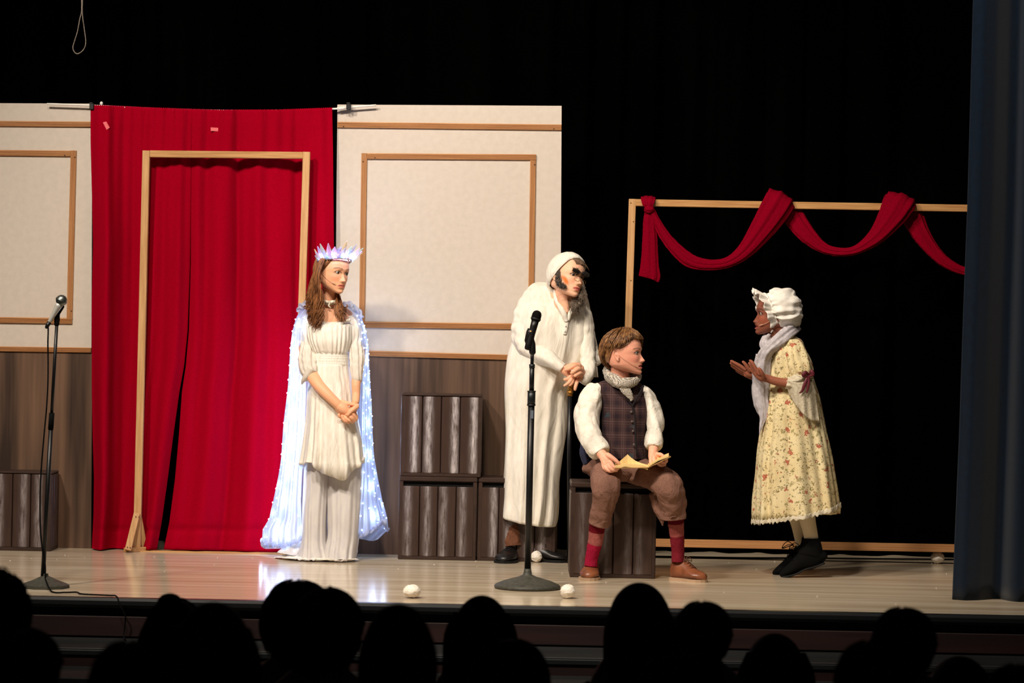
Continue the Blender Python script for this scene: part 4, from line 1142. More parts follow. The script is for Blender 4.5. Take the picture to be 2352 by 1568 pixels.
# crown of clear petals over a lit band
M_band = mat('silver_band', (200, 200, 215), rough=.3, metal=.8)
def iri(name, c): return mat(name, c, rough=.12, spec=.8, trans=.4, alpha=.42, coat=.8)
M_iri = [iri('clear_petal_pink', (244, 214, 236)), iri('clear_petal_green', (206, 244, 222)), iri('clear_petal_blue', (206, 216, 250)), iri('clear_petal_amber', (250, 222, 160)), iri('clear_petal_white', (246, 244, 246))]
crown = thing('light_up_crown', h.w((0, .05, .42)), 'crown of clear iridescent petals glowing blue and green on the brown-haired woman', 'crown')
def ring(a, rr=1.0, dz=0): return (math.sin(a) * .375 * rr, -.0 + math.cos(a) * .42 * rr, .12 + .115 * (1 + math.cos(a)) + dz)
angs = np.radians(np.linspace(-112, 112, 50))
mk('band', *tube(h.w([ring(a) for a in angs]), .006, .004, n=8, up=h.U), M_band, crown)
r = np.random.RandomState(11)
for row, (N_, l0, l1, wd, tilt) in enumerate([(17, .34, .50, .062, .85), (19, .22, .36, .055, 1.1), (26, .12, .24, .045, .5)]):
    for i in range(N_):
        a = math.radians(-106 + 212 * (i + .5 * (row % 2)) / (N_ - 1 + .5))
        L_ = r.uniform(l0, l1) * (1.12 - .35 * abs(a) / 1.9); b0 = np.array(ring(a, 1.01))
        outw = np.array([math.sin(a), math.cos(a), 0]); dr_ = outw * tilt + np.array([0, 0, 1.0]) + np.array([math.cos(a), -math.sin(a), 0]) * r.normal() * .12
        dr_ /= np.linalg.norm(dr_)
        sd = np.cross(dr_, outw); sd /= np.linalg.norm(sd) + 1e-9; nn = np.cross(sd, dr_)
        V = []; ts = np.linspace(0, 1, 9)
        for t in ts:
            ww = wd * (math.sin(math.pi * min(1, t ** .8 * .93 + .07)) ** .8 + .05) * (1 if row < 2 else .7)
            for s_ in (-1, -.5, 0, .5, 1):
                V.append(b0 + dr_ * L_ * t + sd * ww * s_ + nn * (.02 * (1 - s_ * s_) - .02 * t * t))
        V = np.array(V)
        o = mk('petal', h.w(V), grid_faces(5, 9), M_iri[r.randint(5)], crown)
        solid(o, .0012)
cols_e = [((.35, .45, 1), 5), ((.25, .9, .65), 4), ((.7, .75, 1), 6), ((.75, .55, 1), 5)]
M_le = [emis('crown_light_blue', *cols_e[0]), emis('crown_light_green', *cols_e[1]), emis('crown_light_white', *cols_e[2]), emis('crown_light_violet', *cols_e[3])]
for i in range(36):
    a = math.radians(-110 + 220 * i / 35)
    mk('led', *ellipsoid(h.w(ring(a, 1.07, .03 + .025 * (i % 3))), (.0052,) * 3, 8), M_le[[1, 0, 2, 0, 3, 2, 0][i % 7]], crown)
def bulb(loc, e, col, par=None, size=.01):
    l = bpy.data.lights.new('string_light', 'POINT'); l.energy = e; l.color = col; l.shadow_soft_size = size
    o = bpy.data.objects.new('string_light', l); COL.objects.link(o); o.location = loc
for a, c in ((-75, (.3, .9, .8)), (-45, (.35, .4, 1)), (-15, (.6, .6, 1)), (15, (.5, .55, 1)), (50, (.5, .3, 1)), (85, (.6, .5, 1))):
    bulb(h.w(ring(math.radians(a), 1.16, .09)), .85, c)

# cape of lit tulle
cape_rows = [  # py, left inner, left outer, right outer, right inner, back depth
    (702, 722, 700, 806, 790, .08), (716, 706, 688, 822, 808, .10), (730, 700, 680, 831, 820, .12), (760, 698, 672, 841, 826, .14), (800, 700, 667, 847, 830, .16), (850, 702, 664, 849, 832, .17),
    (900, 703, 660, 851, 833, .18), (950, 700, 655, 853, 832, .18), (1000, 700, 651, 856, 832, .19), (1050, 697, 646, 860, 832, .20), (1100, 693, 638, 866, 830, .22), (1150, 690, 630, 876, 826, .23),
    (1190, 692, 622, 889, 822, .24), (1215, 694, 606, 893, 819, .25), (1240, 696, 603, 868, 817, .25)]
cr = np.array(cape_rows, float)
def cape_pt(u, v):
    """u 0..1 from the left front edge round the back to the right front edge; v 0..1 downwards"""
    hem = 1240 + 24 * math.exp(-((u - .16) / .12) ** 2) - 34 * math.exp(-((u - .84) / .10) ** 2) + 5 * math.exp(-((u - .97) / .04) ** 2) + 4 * math.sin(u * 30)
    py = 702 + (hem - 702) * v
    li, lo_, ro, ri, bd = [np.interp(py, cr[:, 0], cr[:, k]) for k in range(1, 6)]
    if py > 1240: lo_ -= 0
    if u < .28:
        t = u / .28; px = li + (lo_ - li) * math.sin(t * math.pi / 2); d = -.06 + (bd * .55 + .06) * (1 - math.cos(t * math.pi / 2))
    elif u > .72:
        t = (1 - u) / .28; px = ri + (ro - ri) * math.sin(t * math.pi / 2); d = -.05 + (bd * .55 + .05) * (1 - math.cos(t * math.pi / 2))
    else:
        t = (u - .28) / .44; px = lo_ + (ro - lo_) * (.5 - .5 * math.cos(t * math.pi)); d = bd * (.55 + .45 * math.sin(t * math.pi))
    pleat = math.sin(u * 150 + 2 * math.sin(u * 20 + v * 2)) + .5 * math.sin(u * 331 + v * 3)
    edge = min(1, min(u, 1 - u) * 14)
    d += .011 * pleat * (.4 + .6 * v) * edge
    px += 1.6 * math.sin(u * 150 + 1.2 + 2 * math.sin(u * 20)) * v * edge + 2.2 * math.sin(v * 17 + u * 9) * v * (1 if .2 < u < .8 else .5)
    return P(px, py, DWm + .03 + d)
nu, nv = 360, 90
V = [cape_pt(i / (nu - 1), j / (nv - 1)) for j in range(nv) for i in range(nu)]
cape = mk('cape', V, grid_faces(nu, nv), M_cape, wom, label='sheer white cape hung with tiny blue-white lights')
# ruffled collar of the cape at both shoulders
for K in ([(716, 706, .0, 6), (704, 700, -.01, 8), (692, 704, -.0, 7), (684, 716, .01, 5)], [(790, 702, .0, 6), (800, 698, -.01, 7), (810, 706, .0, 7), (824, 716, .01, 6), (832, 730, .01, 4)]):
    V, F = ptube(DWm, K, m=9, n=30, fold=lambda TH, TT: 1 + .3 * np.sin(3 * TH + 26 * TT)); mk('collar_frill', *wrink((V, F), .004, 16, 2), M_cape, cape)
hemr = [cape_pt(u, .985) + np.array([0, 0, 0]) for u in np.linspace(.0, .30, 200)]
hemr2 = [cape_pt(u, .985) for u in np.linspace(.74, 1, 180)]
for hh in (hemr, hemr2):
    hh = np.array(hh); hh[:, 2] += .006 * np.sin(np.arange(len(hh)) * .3)
    mk('hem_frill', *wrink(tube(hh, .011, .008, n=16, fold=lambda TH, TT: 1 + .25 * np.sin(60 * TT + 2 * TH)), .004, 12, 3), M_cape, cape)
r = np.random.RandomState(21); beads = []
M_led = emis('cool_white_led', (.5, .66, 1.0), 10)
us = [.015, .07, .14, .22, .28, .34, .66, .72, .78, .85, .92, .975]
k = 0
for j in range(15):
    for i, u in enumerate(us):
        v = .05 + .93 * (j + .5 * (i % 2)) / 14.6 + r.normal() * .006
        if v > .99: continue
        c = cape_pt(min(1, max(0, u + r.normal() * .008)), v) + np.array([0, -.008, 0])
        beads.append(ellipsoid(c, (.0042,) * 3, 7)); k += 1
M_wire2 = mat('clear_wire', (190, 200, 215), rough=.3)
mk('light_beads', *join(*beads), M_led, cape, kind='stuff')
for u, vs in ((.10, (.08, .2, .32, .44, .56, .68, .80, .93)), (.26, (.14, .26, .38, .5, .62, .74, .86, .96)), (.90, (.1, .24, .38, .52, .66, .8, .93)), (.74, (.17, .31, .45, .59, .73, .87))):
    for v in vs:
        w_ = cape_pt(u, v) + np.array([0, .035 if .2 < u < .8 else .03, 0])
        bulb(w_, .75 if u < .5 else .52, (.50, .67, 1.0), size=.02)

# ================================================================ the man in the nightshirt
DMn = 14.12
M_linen = mat('white_linen', (238, 232, 220), (226, 220, 206), 50, (1, 1, .3), rough=.9, spec=.1, bump=.8, bscale=9, bdist=.022)
M_grey = mat('grey_fuzz', (150, 136, 124), (84, 76, 70), 60, rough=.9)
M_darkfuzz = mat('black_fuzz', (30, 26, 24), (58, 50, 44), 60, rough=.9)
h = Head(1303, 636, DMn - .10, 100, 43, 3, 14)
hp = head_surface(h, nose=1.0, lips=1.2, eye_open=.42)
A = lambda K, m=4: cap_chain(DMn, K, m)
neck = ptube(DMn, [(1299, 655, -.08, 22, .055), (1295, 680, -.07, 21, .055), (1292, 700, -.05, 22, .06), (1290, 720, -.03, 26, .06), (1284, 760, .03, 40, .07)], n=24, round_ends=True)
hn = remesh(hp + [neck, A([(1293, 690, -.105, 14), (1298, 704, -.112, 10), (1301, 714, -.118, 6)])], .0030)
Bm = lambda x0, z0, sx, sz: (lambda x, y, z: .9 * np.exp(-((x - x0) / sx) ** 2 - ((z - z0) / sz) ** 2) * (y > -.1))
cl = face_cols(h, hn[0], (246, 190, 156), (214, 116, 104), brow=None, cheek=(240, 160, 130),
               extra=[(lambda x, y, z: 1.0 * np.exp(-((x - .270 - .45 * (z + .12)) / .026) ** 4 - ((z + .16) / .10) ** 4) * (y > .05), (226, 116, 44)),
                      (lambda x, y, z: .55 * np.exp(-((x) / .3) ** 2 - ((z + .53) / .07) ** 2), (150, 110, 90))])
sk = s2l((240, 178, 144))
hands = remesh([
   # his left hand, on top, coming from the right
   A([(1350, 862, -.05, 10), (1341, 860, -.13, 11), (1331, 856, -.19, 12)]), A([(1331, 864, -.20, 9), (1333, 846, -.20, 9)]),
   A([(1330, 838, -.22, 5.4), (1318, 837, -.235, 5.2), (1306, 840, -.24, 4.6), (1298, 843, -.24, 3.8)]),
   A([(1330, 843, -.225, 5.2), (1320, 840, -.248, 5.2), (1308, 846, -.255, 4.8), (1300, 849, -.25, 4.2)]),
   A([(1334, 851, -.225, 5.6), (1328, 847, -.25, 5.4), (1318, 853, -.265, 5), (1314, 856, -.262, 4.6)]),
   A([(1336, 860, -.22, 5.4), (1331, 857, -.245, 5.2), (1322, 862, -.26, 4.8)]),
   A([(1333, 868, -.20, 5), (1326, 876, -.225, 4.6), (1322, 888, -.235, 4.2), (1321, 894, -.235, 3.6)])], .0018, 2)
hands2 = remesh([
   A([(1280, 837, -.185, 7), (1296, 848, -.20, 10.5), (1306, 858, -.205, 9)]), A([(1310, 858, -.215, 7), (1308, 870, -.22, 6)]),
   A([(1313, 862, -.225, 4.8), (1305, 870, -.235, 4.4), (1299, 871, -.24, 3.6), (1296.5, 871, -.24, 3)]),
   A([(1316, 864, -.225, 4.8), (1309, 876, -.24, 4.4), (1302, 882, -.24, 3.8), (1297, 885, -.24, 3.2)]),
   A([(1318, 864, -.22, 4.4), (1314, 878, -.235, 4.0), (1309, 884, -.238, 3.4)]),
   A([(1306, 862, -.2, 5), (1318, 868, -.19, 4.6), (1326, 876, -.19, 4)])], .0018, 2)
arms = remesh([A([(1228, 680, .06, 22), (1196, 780, .0, 20), (1240, 812, -.10, 12), (1285, 836, -.18, 7)]), A([(1334, 716, .04, 12), (1349, 800, .0, 10), (1348, 850, -.09, 10), (1345, 860, -.14, 10)]),
               A([(1265, 700, .05, 50), (1262, 800, .06, 52), (1235, 930, .05, 48)]), A([(1210, 950, .06, 32), (1190, 1100, .05, 24), (1178, 1235, .0, 15)]), A([(1250, 950, .06, 32), (1240, 1100, .07, 24), (1228, 1235, .04, 15)])], .009)
gp = P(1225, 1290, 14.04); gp[2] = 0
man = person(gp, 'person in a long white nightshirt and nightcap, grey whiskers, leaning on a cane', [(hn, cl), (hands, sk), (hands2, sk), (arms, sk)])
eyes(h, man, (70, 60, 50), (.1, -.35), r=.052)
# brown trousers, black shoes
M_btr = mat('brown_corduroy', (112, 70, 48), (92, 56, 38), 90, rough=.9, bump=.1)
M_bshoe = mat('black_leather', (20, 18, 18), rough=.38, spec=.45)
M_bsole = mat('black_rubber', (12, 12, 12), rough=.7)
for K, s_ in (([(1186, 1120, .03, 28), (1184, 1170, .02, 25), (1180, 1210, .0, 23.5), (1179, 1236, -.01, 24), (1180, 1254, -.015, 26)], 1), ([(1238, 1120, .06, 28), (1233, 1170, .05, 25), (1230, 1215, .04, 22), (1229, 1240, .03, 20), (1230, 1250, .03, 20)], 2)):
    V, F = ptube(DMn, K, m=8, n=40); mk('trouser_leg', *wrink((V, F), .006, 9, s_), M_btr, man)
b_ = P(1186, 1270, 14.20); b_[2] = .0
shoe3(b_ + np.array([-.005, 0, 0]), -104, .29, .118, .088, 0, M_bshoe, M_bsole, man, M_bsole)
b_ = P(1216, 1270, 14.12); b_[2] = 0
shoe3(b_, -14, .215, .11, .085, 0, M_bshoe, M_bsole, man, M_bsole)
# nightshirt
rb = [(1232, 1256, 648, 0, .09, .02), (1222, 1264, 652, 0, .08, .05), (1211, 1290, 662, .0, .06, .09), (1203, 1314, 678, 0, .055, .115), (1199, 1336, 696, 0, .05, .13), (1194, 1348, 715, 0, .03, .14), (1186, 1354, 745, 0, .02, .145), (1178, 1356, 780, 0, .02, .15),
      (1168, 1350, 815, 0, .03, .155), (1162, 1333, 855, 0, .04, .16), (1158, 1312, 900, .05, .04, .16), (1157, 1305, 960, .08, .04, .155), (1158, 1294, 1030, .1, .03, .155), (1160, 1284, 1090, .1, .02, .155), (1158, 1280, 1140, .12, .01, .155), (1154, 1276, 1180, .14, .0, .155), (1153, 1272, 1196, .15, .0, .155)]
def rfold(th, t):
    s_ = np.clip(np.sin(th) , -1, 1)
    return 1 + (.015 + .05 * t) * (np.sin(5 * th + 1.8 * np.sin(2 * th + 2 * t)) + .35 * np.sin(13 * th + 3 * np.sin(3 * th + 1) + 2 * t)) + .10 * t * np.exp(-((th - 1.25) / .10) ** 2) - .16 * t * np.exp(-((th - .95) / .16) ** 2)
V, F = loft(DMn, rb, m=8, n=260, fold=rfold, wr=(.012, 2.2), seed=12, stretch=(1, 1, .4), cap_top=True, hem=lambda th: -.012 * np.sin(th))
V, F = V + 0, F
solid(mk('nightshirt', V, F, M_linen, man), .002)
sleeve(DMn, [(1246, 668, .07, 20, .07), (1228, 688, .05, 30, .085), (1214, 720, .02, 33, .085), (1205, 752, .0, 31, .08), (1204, 780, -.03, 30, .075), (1216, 800, -.07, 28, .07), (1240, 814, -.12, 24, .055), (1262, 826, -.16, 19, .045), (1282, 838, -.19, 14, .035), (1294, 846, -.20, 12, .03)], M_linen, man, 4, k=4, a=.04, am=.009, sc=3, st=(.7, 1, 1.6))
sleeve(DMn, [(1330, 700, .02, 14, .05), (1342, 722, .02, 18, .06), (1348, 752, .0, 19, .065), (1349, 790, -.02, 20, .065), (1350, 820, -.05, 21, .06), (1349, 846, -.09, 20, .055), (1345, 862, -.14, 18, .048), (1341, 872, -.165, 14, .04), (1337, 880, -.17, 9, .03)], M_linen, man, 6, k=4, a=.04, am=.009, sc=3.5, st=(1, 1, 1.2))
# open collar, placket, pocket
V1 = ptube(DMn, [(1274, 668, -.05, 4, .02), (1277, 686, -.09, 5.5, .016), (1286, 704, -.122, 6, .014), (1295, 720, -.135, 6, .012), (1301, 738, -.130, 5, .01)], m=8, n=14); V2 = ptube(DMn, [(1330, 690, -.05, 3, .02), (1320, 702, -.09, 5, .012), (1311, 716, -.12, 5, .01), (1304, 736, -.125, 4, .01)], m=8, n=14)
mk('collar', *wrink(V1, .002, 18, 1), M_linen, man); mk('collar', *wrink(V2, .002, 18, 2), M_linen, man)
V1 = ptube(DMn, [(1302, 730, -.128, 4.5, .007), (1300, 750, -.128, 5, .007), (1297, 768, -.126, 4, .006)], m=10, n=14, fold=lambda TH, TT: 1 + .05 * np.sin(30 * TT)); mk('placket', *V1, M_linen, man)
for y in (737, 748, 760): mk('button', *lathe(P(1301 - (y - 737) * .15, y, DMn - .137), [(.0035, 0), (.0045, .001), (.004, .003)], 12, (0, -1, 0)), M_white, man)
# nightcap: shell pulled back over the head, tail hanging behind the far shoulder with pompom and tassel
def Lc(ph):
    a = abs(ph); return np.interp(a, [0, .5, .9, 1.2, 1.6, 2.2, math.pi], [.72, .80, 1.02, 1.38, 1.86, 2.2, 2.35])
V, F = polar_shell(h, Lc, lambda ph, t: .075 + .02 * math.sin(math.pi * t) - .02 * (t > .96), 110, 34)
V += (wob(V, 9, 3) * .002)[:, None]
cap_ = solid(mk('nightcap', V, F, M_linen, man), .003)
tl_ = ptube(DMn, [(1296, 622, .04, 20, .05), (1304, 626, .08, 20, .05), (1322, 650, .12, 17, .035), (1338, 700, .16, 14, .03), (1350, 750, .16, 13, .026), (1360, 795, .12, 12, .024), (1367, 815, .05, 10, .022)], m=8, n=28, fold=lambda TH, TT: 1 + .1 * np.sin(5 * TH + 4 * TT), round_ends=True)
mk('cap_tail', *wrink(tl_, .003, 10, 5), M_linen, cap_)
V, F = ellipsoid(P(1370, 827, DMn + .0), (.030, .026, .030), 30); V = V + (wob(V, 60, 2) * .003)[:, None]
mk('pompom', V, F, M_snow, cap_)
ts_ = [ptube(DMn, [(1368 + i * .6, 838, .0, .8), (1366 + i * 1.5, 852, -.01, .8), (1365 + i * 2.2, 866, -.01, .7)], m=4, n=5) for i in range(-3, 5)]
mk('tassel', *join(*ts_), M_linen, cap_, kind='stuff')
# whiskers, brows, fringe: short tubes of fuzz
def fuzz(h, c, s_, N, L_, seed, dirn, rr=.006, spread=.5, face=True):
    r = np.random.RandomState(seed); out = []
    for i in range(N):
        p = np.array(c) + r.normal(size=3) * np.array(s_)
        d = np.array(dirn) + r.normal(size=3) * spread; d /= np.linalg.norm(d)
        b = np.cross(d, r.normal(size=3)) * .35
        q = [p, p + d * L_ * .5 + b * L_ * .3, p + d * L_ * r.uniform(.7, 1.2)]
        out.append(tube(h.w(q), np.array([rr, rr * .9, rr * .25]) * h.H, n=4))
    return out
br = fuzz(h, (.135, .415, .085), (.048, .010, .018), 620, .055, 1, (.5, .4, -.1), rr=.0038, spread=.4) + fuzz(h, (.10, .425, .05), (.02, .008, .012), 30, .05, 2, (0, .6, -.3))
mk('eyebrow', *join(*br), M_darkfuzz, man)
br = fuzz(h, (-.135, .415, .085), (.048, .010, .018), 620, .055, 3, (-.5, .4, -.1), rr=.0038, spread=.4) + fuzz(h, (-.10, .425, .05), (.02, .008, .012), 30, .05, 4, (0, .6, -.3))
mk('eyebrow', *join(*br), M_darkfuzz, man)
wh = []
for sd in (1, -1):
    for (x, y, z, dx, dy, dz, N, kk) in ((.335, .02, .06, .016, .02, .03, 40, 0), (.335, .03, -.03, .014, .025, .05, 70, 0), (.325, .05, -.12, .014, .03, .05, 80, 0), (.305, .09, -.21, .014, .03, .04, 80, 1), (.27, .15, -.27, .014, .035, .025, 70, 1), (.24, .21, -.30, .012, .03, .018, 40, 1)):
        w_ = fuzz(h, (sd * x, y, z), (dx, dy, dz), N * 5, .055, 7 + N, (sd * .35, .25, -.9), rr=.0036, spread=.35); wh.append((w_, kk))
g_ = [w for ws, kk in wh for i, w in enumerate(ws) if (i % 3 != 0) ^ (kk == 1 and i % 2 == 0)]
d_ = [w for ws, kk in wh for i, w in enumerate(ws) if not ((i % 3 != 0) ^ (kk == 1 and i % 2 == 0))]
mk('whiskers', *join(*g_), M_grey, man, kind='stuff'); mk('dark_whiskers', *join(*d_), M_darkfuzz, man, kind='stuff')
bd_ = []
for (c, s_, N, L_) in (((-.22, .30, -.40), (.05, .05, .05), 160, .09), ((-.24, .24, -.52), (.05, .05, .05), 140, .11), ((-.18, .2, -.62), (.05, .05, .06), 100, .13), ((-.27, .2, -.28), (.03, .05, .05), 90, .07)):
    bd_ += fuzz(h, c, s_, N * 5, L_ * .9, N, (-.15, .35, -.8), spread=.45, rr=.0034)
mk('grey_beard', *join(*bd_), mat('grey_beard_hair', (150, 134, 118), (92, 80, 70), 60, rough=.9), man, kind='stuff')
fb = []
r = np.random.RandomState(3)
for i in range(110):
    x = r.uniform(-.26, .2); z = .39 - .9 * x * x
    q = [(x, .31 - .6 * x * x, z + .02), (x - .03, .375 - .7 * x * x, z - .05), (x - .08, .385 - .75 * x * x, z - .10 - r.rand() * .03)]
    fb.append(tube(catmull(h.w(q), 3), np.linspace(.009, .003, 7) * h.H, n=5))
mk('fringe', *join(*fb), mat('grey_brown_hair', (140, 112, 90), (84, 66, 52), 60, rough=.7), man, kind='stuff')
# half-moon spectacles low on the nose
M_gold = mat('gold_wire', (214, 180, 110), rough=.25, metal=1)
sp = []
for sd in (1, -1):
    a = np.linspace(0, 2 * math.pi, 30)
    sp.append(tube(h.w([(sd * .115 + .075 * math.cos(t), .475 - .02 * abs(math.cos(t)) - .35 * (sd * .115 + .075 * math.cos(t)) ** 2, -.12 + .036 * math.sin(t)) for t in a]), .0011, n=6, up=h.F))
sp.append(tube(h.w([(.04, .49, -.08), (0, .51, -.075), (-.04, .49, -.08)]), .0011, n=6))
specs = mk('spectacle_frame', *join(*sp), M_gold, man)
# cane
M_cane = mat('black_lacquer', (16, 16, 18), rough=.3)
M_brass = mat('engraved_brass', (222, 166, 84), (120, 78, 34), 160, rough=.3, metal=1, bump=.4, bscale=220)
top, mid, tip = P(1315, 852, DMn - .215), P(1308.5, 909, DMn - .20), P(1306, 1284, DMn - .09); tip[2] = 0.0
cn = thing('walking_cane', tip, 'black walking cane with an engraved brass handle gripped by the nightshirt man', 'cane')
mk('handle', *tube(catmull([top, (top + mid) / 2, mid], 4), np.array([.013, .0155, .0165, .0165, .0160, .0165, .0160, .0150, .0140]), n=20, round_ends=False), M_brass, cn)
mk('collar', *tube([mid + (top - mid) * .12, mid + (top - mid) * .2], .0180, n=20), M_brass, cn)
mk('shaft', *tube([mid, (mid + tip) / 2, tip], np.array([.0125, .011, .0095]), n=16), M_cane, cn)

# ================================================================ the seated boy
DBy = 13.2
def check_mat(name, base, cA, cB, fx, fz, w=.22):
    """woven check: two sets of lines on a base"""
    m = bpy.data.materials.new(name); m.use_nodes = True; nt = m.node_tree; N = nt.nodes; L = nt.links
    b = N['Principled BSDF']; b.inputs['Roughness'].default_value = .9; b.inputs['Specular IOR Level'].default_value = .1
    tc = N.new('ShaderNodeTexCoord'); sx = N.new('ShaderNodeSeparateXYZ'); L.new(tc.outputs['Object'], sx.inputs[0])
    def mt(op, a, b_=None):
        n = N.new('ShaderNodeMath'); n.operation = op
        for k, v in enumerate((a, b_)):
            if v is None: continue
            if isinstance(v, (int, float)): n.inputs[k].default_value = v
            else: L.new(v, n.inputs[k])
        return n.outputs[0]
    def lines(sock, f, w_, ph=0.0):
        return mt('GREATER_THAN', mt('SINE', mt('ADD', mt('MULTIPLY', sock, f * 6.283), ph)), 1 - 2 * w_)
    def mixc(fac, a, col):
        n = N.new('ShaderNodeMix'); n.data_type = 'RGBA'; L.new(fac, n.inputs[0])
        if isinstance(a, tuple): n.inputs[6].default_value = (*a, 1)
        else: L.new(a, n.inputs[6])
        n.inputs[7].default_value = (*col, 1); return n.outputs[2]
    c = mixc(mt('MULTIPLY', mt('ADD', lines(sx.outputs[0], fx, w), lines(sx.outputs[2], fz, w)), .32), s2l(base), s2l(cA))
    c = mixc(mt('MULTIPLY', mt('MULTIPLY', lines(sx.outputs[0], fx * 6, .3), lines(sx.outputs[0], fx, .30, 2.6)), .5), c, s2l(cB))
    c = mixc(mt('MULTIPLY', mt('MULTIPLY', lines(sx.outputs[2], fz * 5, .3), lines(sx.outputs[2], fz, .3, 2.6)), .5), c, s2l(cB))
    nz = N.new('ShaderNodeTexNoise'); nz.inputs['Scale'].default_value = 14; L.new(tc.outputs['Object'], nz.inputs[0])
    mm = mt('MULTIPLY', mt('GREATER_THAN', nz.outputs[0], .68), .25)
    c = mixc(mm, c, s2l((50, 92, 100)))
    L.new(c, b.inputs['Base Color']); return m
M_vest = check_mat('checked_wool', (64, 46, 46), (28, 26, 36), (98, 78, 76), 17, 15)
def hound(name):
    m = bpy.data.materials.new(name); m.use_nodes = True; nt = m.node_tree; N = nt.nodes; L = nt.links
    b = N['Principled BSDF']; b.inputs['Roughness'].default_value = .9
    tc = N.new('ShaderNodeTexCoord'); mp = N.new('ShaderNodeMapping'); mp.inputs['Rotation'].default_value = (0, .7, 0); L.new(tc.outputs['Object'], mp.inputs[0])
    ck = N.new('ShaderNodeTexChecker'); ck.inputs['Scale'].default_value = 230; ck.inputs[1].default_value = (*s2l((226, 216, 200)), 1); ck.inputs[2].default_value = (*s2l((50, 46, 44)), 1)
    L.new(mp.outputs[0], ck.inputs[0]); L.new(ck.outputs[0], b.inputs['Base Color']); return m
M_hound = hound('small_check_cotton')
M_shirt = mat('cream_cotton', (238, 232, 220), (226, 218, 204), 40, rough=.9, spec=.1, bump=.8, bscale=9, bdist=.02)
M_pants = mat('brown_tweed', (138, 102, 88), (116, 84, 72), 240, rough=.95, spec=.1, bump=.9, bscale=9, bdist=.02)
M_hairy = mat('light_brown_hair', (158, 112, 68), (84, 54, 34), 26, (2, 2, 2), rough=.45, spec=.4)
M_bleath = mat('tan_leather', (142, 84, 54), (112, 62, 40), 20, rough=.35, spec=.5)
M_bsl = mat('tan_sole', (176, 146, 118), rough=.7)
h = Head(1434, 812, DBy - .02, 100, 70, 4, 0)
hp = head_surface(h, nose=.9, eye_open=.75, mouth_open=.25, jaw=.95)
A = lambda K, m=4: cap_chain(DBy, K, m)
neck = ptube(DBy, [(1425, 835, .02, 22, .05), (1424, 862, .03, 22, .05), (1428, 885, .04, 28, .06), (1430, 900, .05, 50, .07)], n=24, round_ends=True)
hn = remesh(hp + [neck], .0030)
cl = face_cols(h, hn[0], (232, 164, 138), (196, 96, 88), brow=(110, 76, 52), cheek=(226, 134, 116))
sk = s2l((240, 176, 146))
L1 = remesh([A([(1352, 960, -.02, 17), (1352, 1000, -.08, 16), (1368, 1024, -.16, 13), (1380, 1040, -.20, 11)]), A([(1380, 1040, -.20, 11.5), (1392, 1054, -.22, 12), (1396, 1062, -.23, 10)]), A([(1384, 1050, -.22, 8), (1390, 1066, -.235, 7)]),
   A([(1396, 1045, -.235, 6.5), (1406, 1051, -.25, 5.4), (1415, 1058, -.26, 4.8), (1421, 1064, -.26, 4)]),
   A([(1400, 1058, -.235, 5.5), (1406, 1068, -.255, 5), (1412, 1074, -.262, 4.4), (1420, 1075, -.255, 3.8)]),
   A([(1394, 1064, -.235, 5.2), (1400, 1073, -.255, 4.8), (1407, 1079, -.26, 4.2), (1416, 1080, -.25, 3.6)]),
   A([(1388, 1067, -.235, 5), (1393, 1076, -.25, 4.6), (1400, 1082, -.255, 3.8), (1408, 1082, -.245, 3.2)]),
   A([(1385, 1063, -.23, 4.6), (1387, 1074, -.24, 4.0), (1393, 1081, -.24, 3.4)])], .0018, 2)
L2 = remesh([A([(1506, 960, .0, 16), (1504, 1000, -.08, 14), (1502, 1024, -.15, 12), (1500, 1038, -.19, 11)]), A([(1500, 1038, -.19, 11), (1499, 1050, -.20, 10), (1500, 1056, -.205, 9)]), A([(1508, 1046, -.2, 8), (1513, 1055, -.2, 7)]),
   A([(1496, 1048, -.21, 5.4), (1495, 1056, -.225, 4.8), (1495, 1063, -.235, 4.2)]),
   A([(1502, 1050, -.215, 5), (1503, 1058, -.23, 4.4), (1505, 1064, -.235, 3.8)]),
   A([(1510, 1043, -.21, 5), (1518, 1044, -.22, 4.6), (1525, 1049, -.225, 3.8)]),
   A([(1512, 1055, -.2, 5), (1522, 1061, -.19, 4.6), (1530, 1060, -.195, 3.8), (1531, 1055, -.20, 3.4)]),
   A([(1508, 1060, -.2, 4.8), (1518, 1068, -.19, 4.4), (1527, 1067, -.19, 3.6)])], .0018, 2)
lg = remesh([A([(1430, 920, .05, 48), (1432, 1000, .06, 45), (1432, 1070, .08, 48)]), A([(1408, 1078, .05, 18), (1392, 1096, -.12, 18), (1388, 1130, -.15, 16), (1372, 1210, -.12, 13), (1359, 1290, -.09, 12)]),
             A([(1460, 1078, .05, 18), (1510, 1096, -.12, 18), (1538, 1130, -.14, 16), (1552, 1210, -.1, 13), (1560, 1285, -.06, 12)])], .008)
gp = P(1430, 1325, 13.1); gp[2] = 0
boy = person(gp, 'person with short light brown hair and checked waistcoat sitting on a crate with a book', [(hn, cl), (L1, sk), (L2, sk), (lg, sk)])
eyes(h, boy, (70, 80, 80), (0, .05))
headset(h, boy, 1)
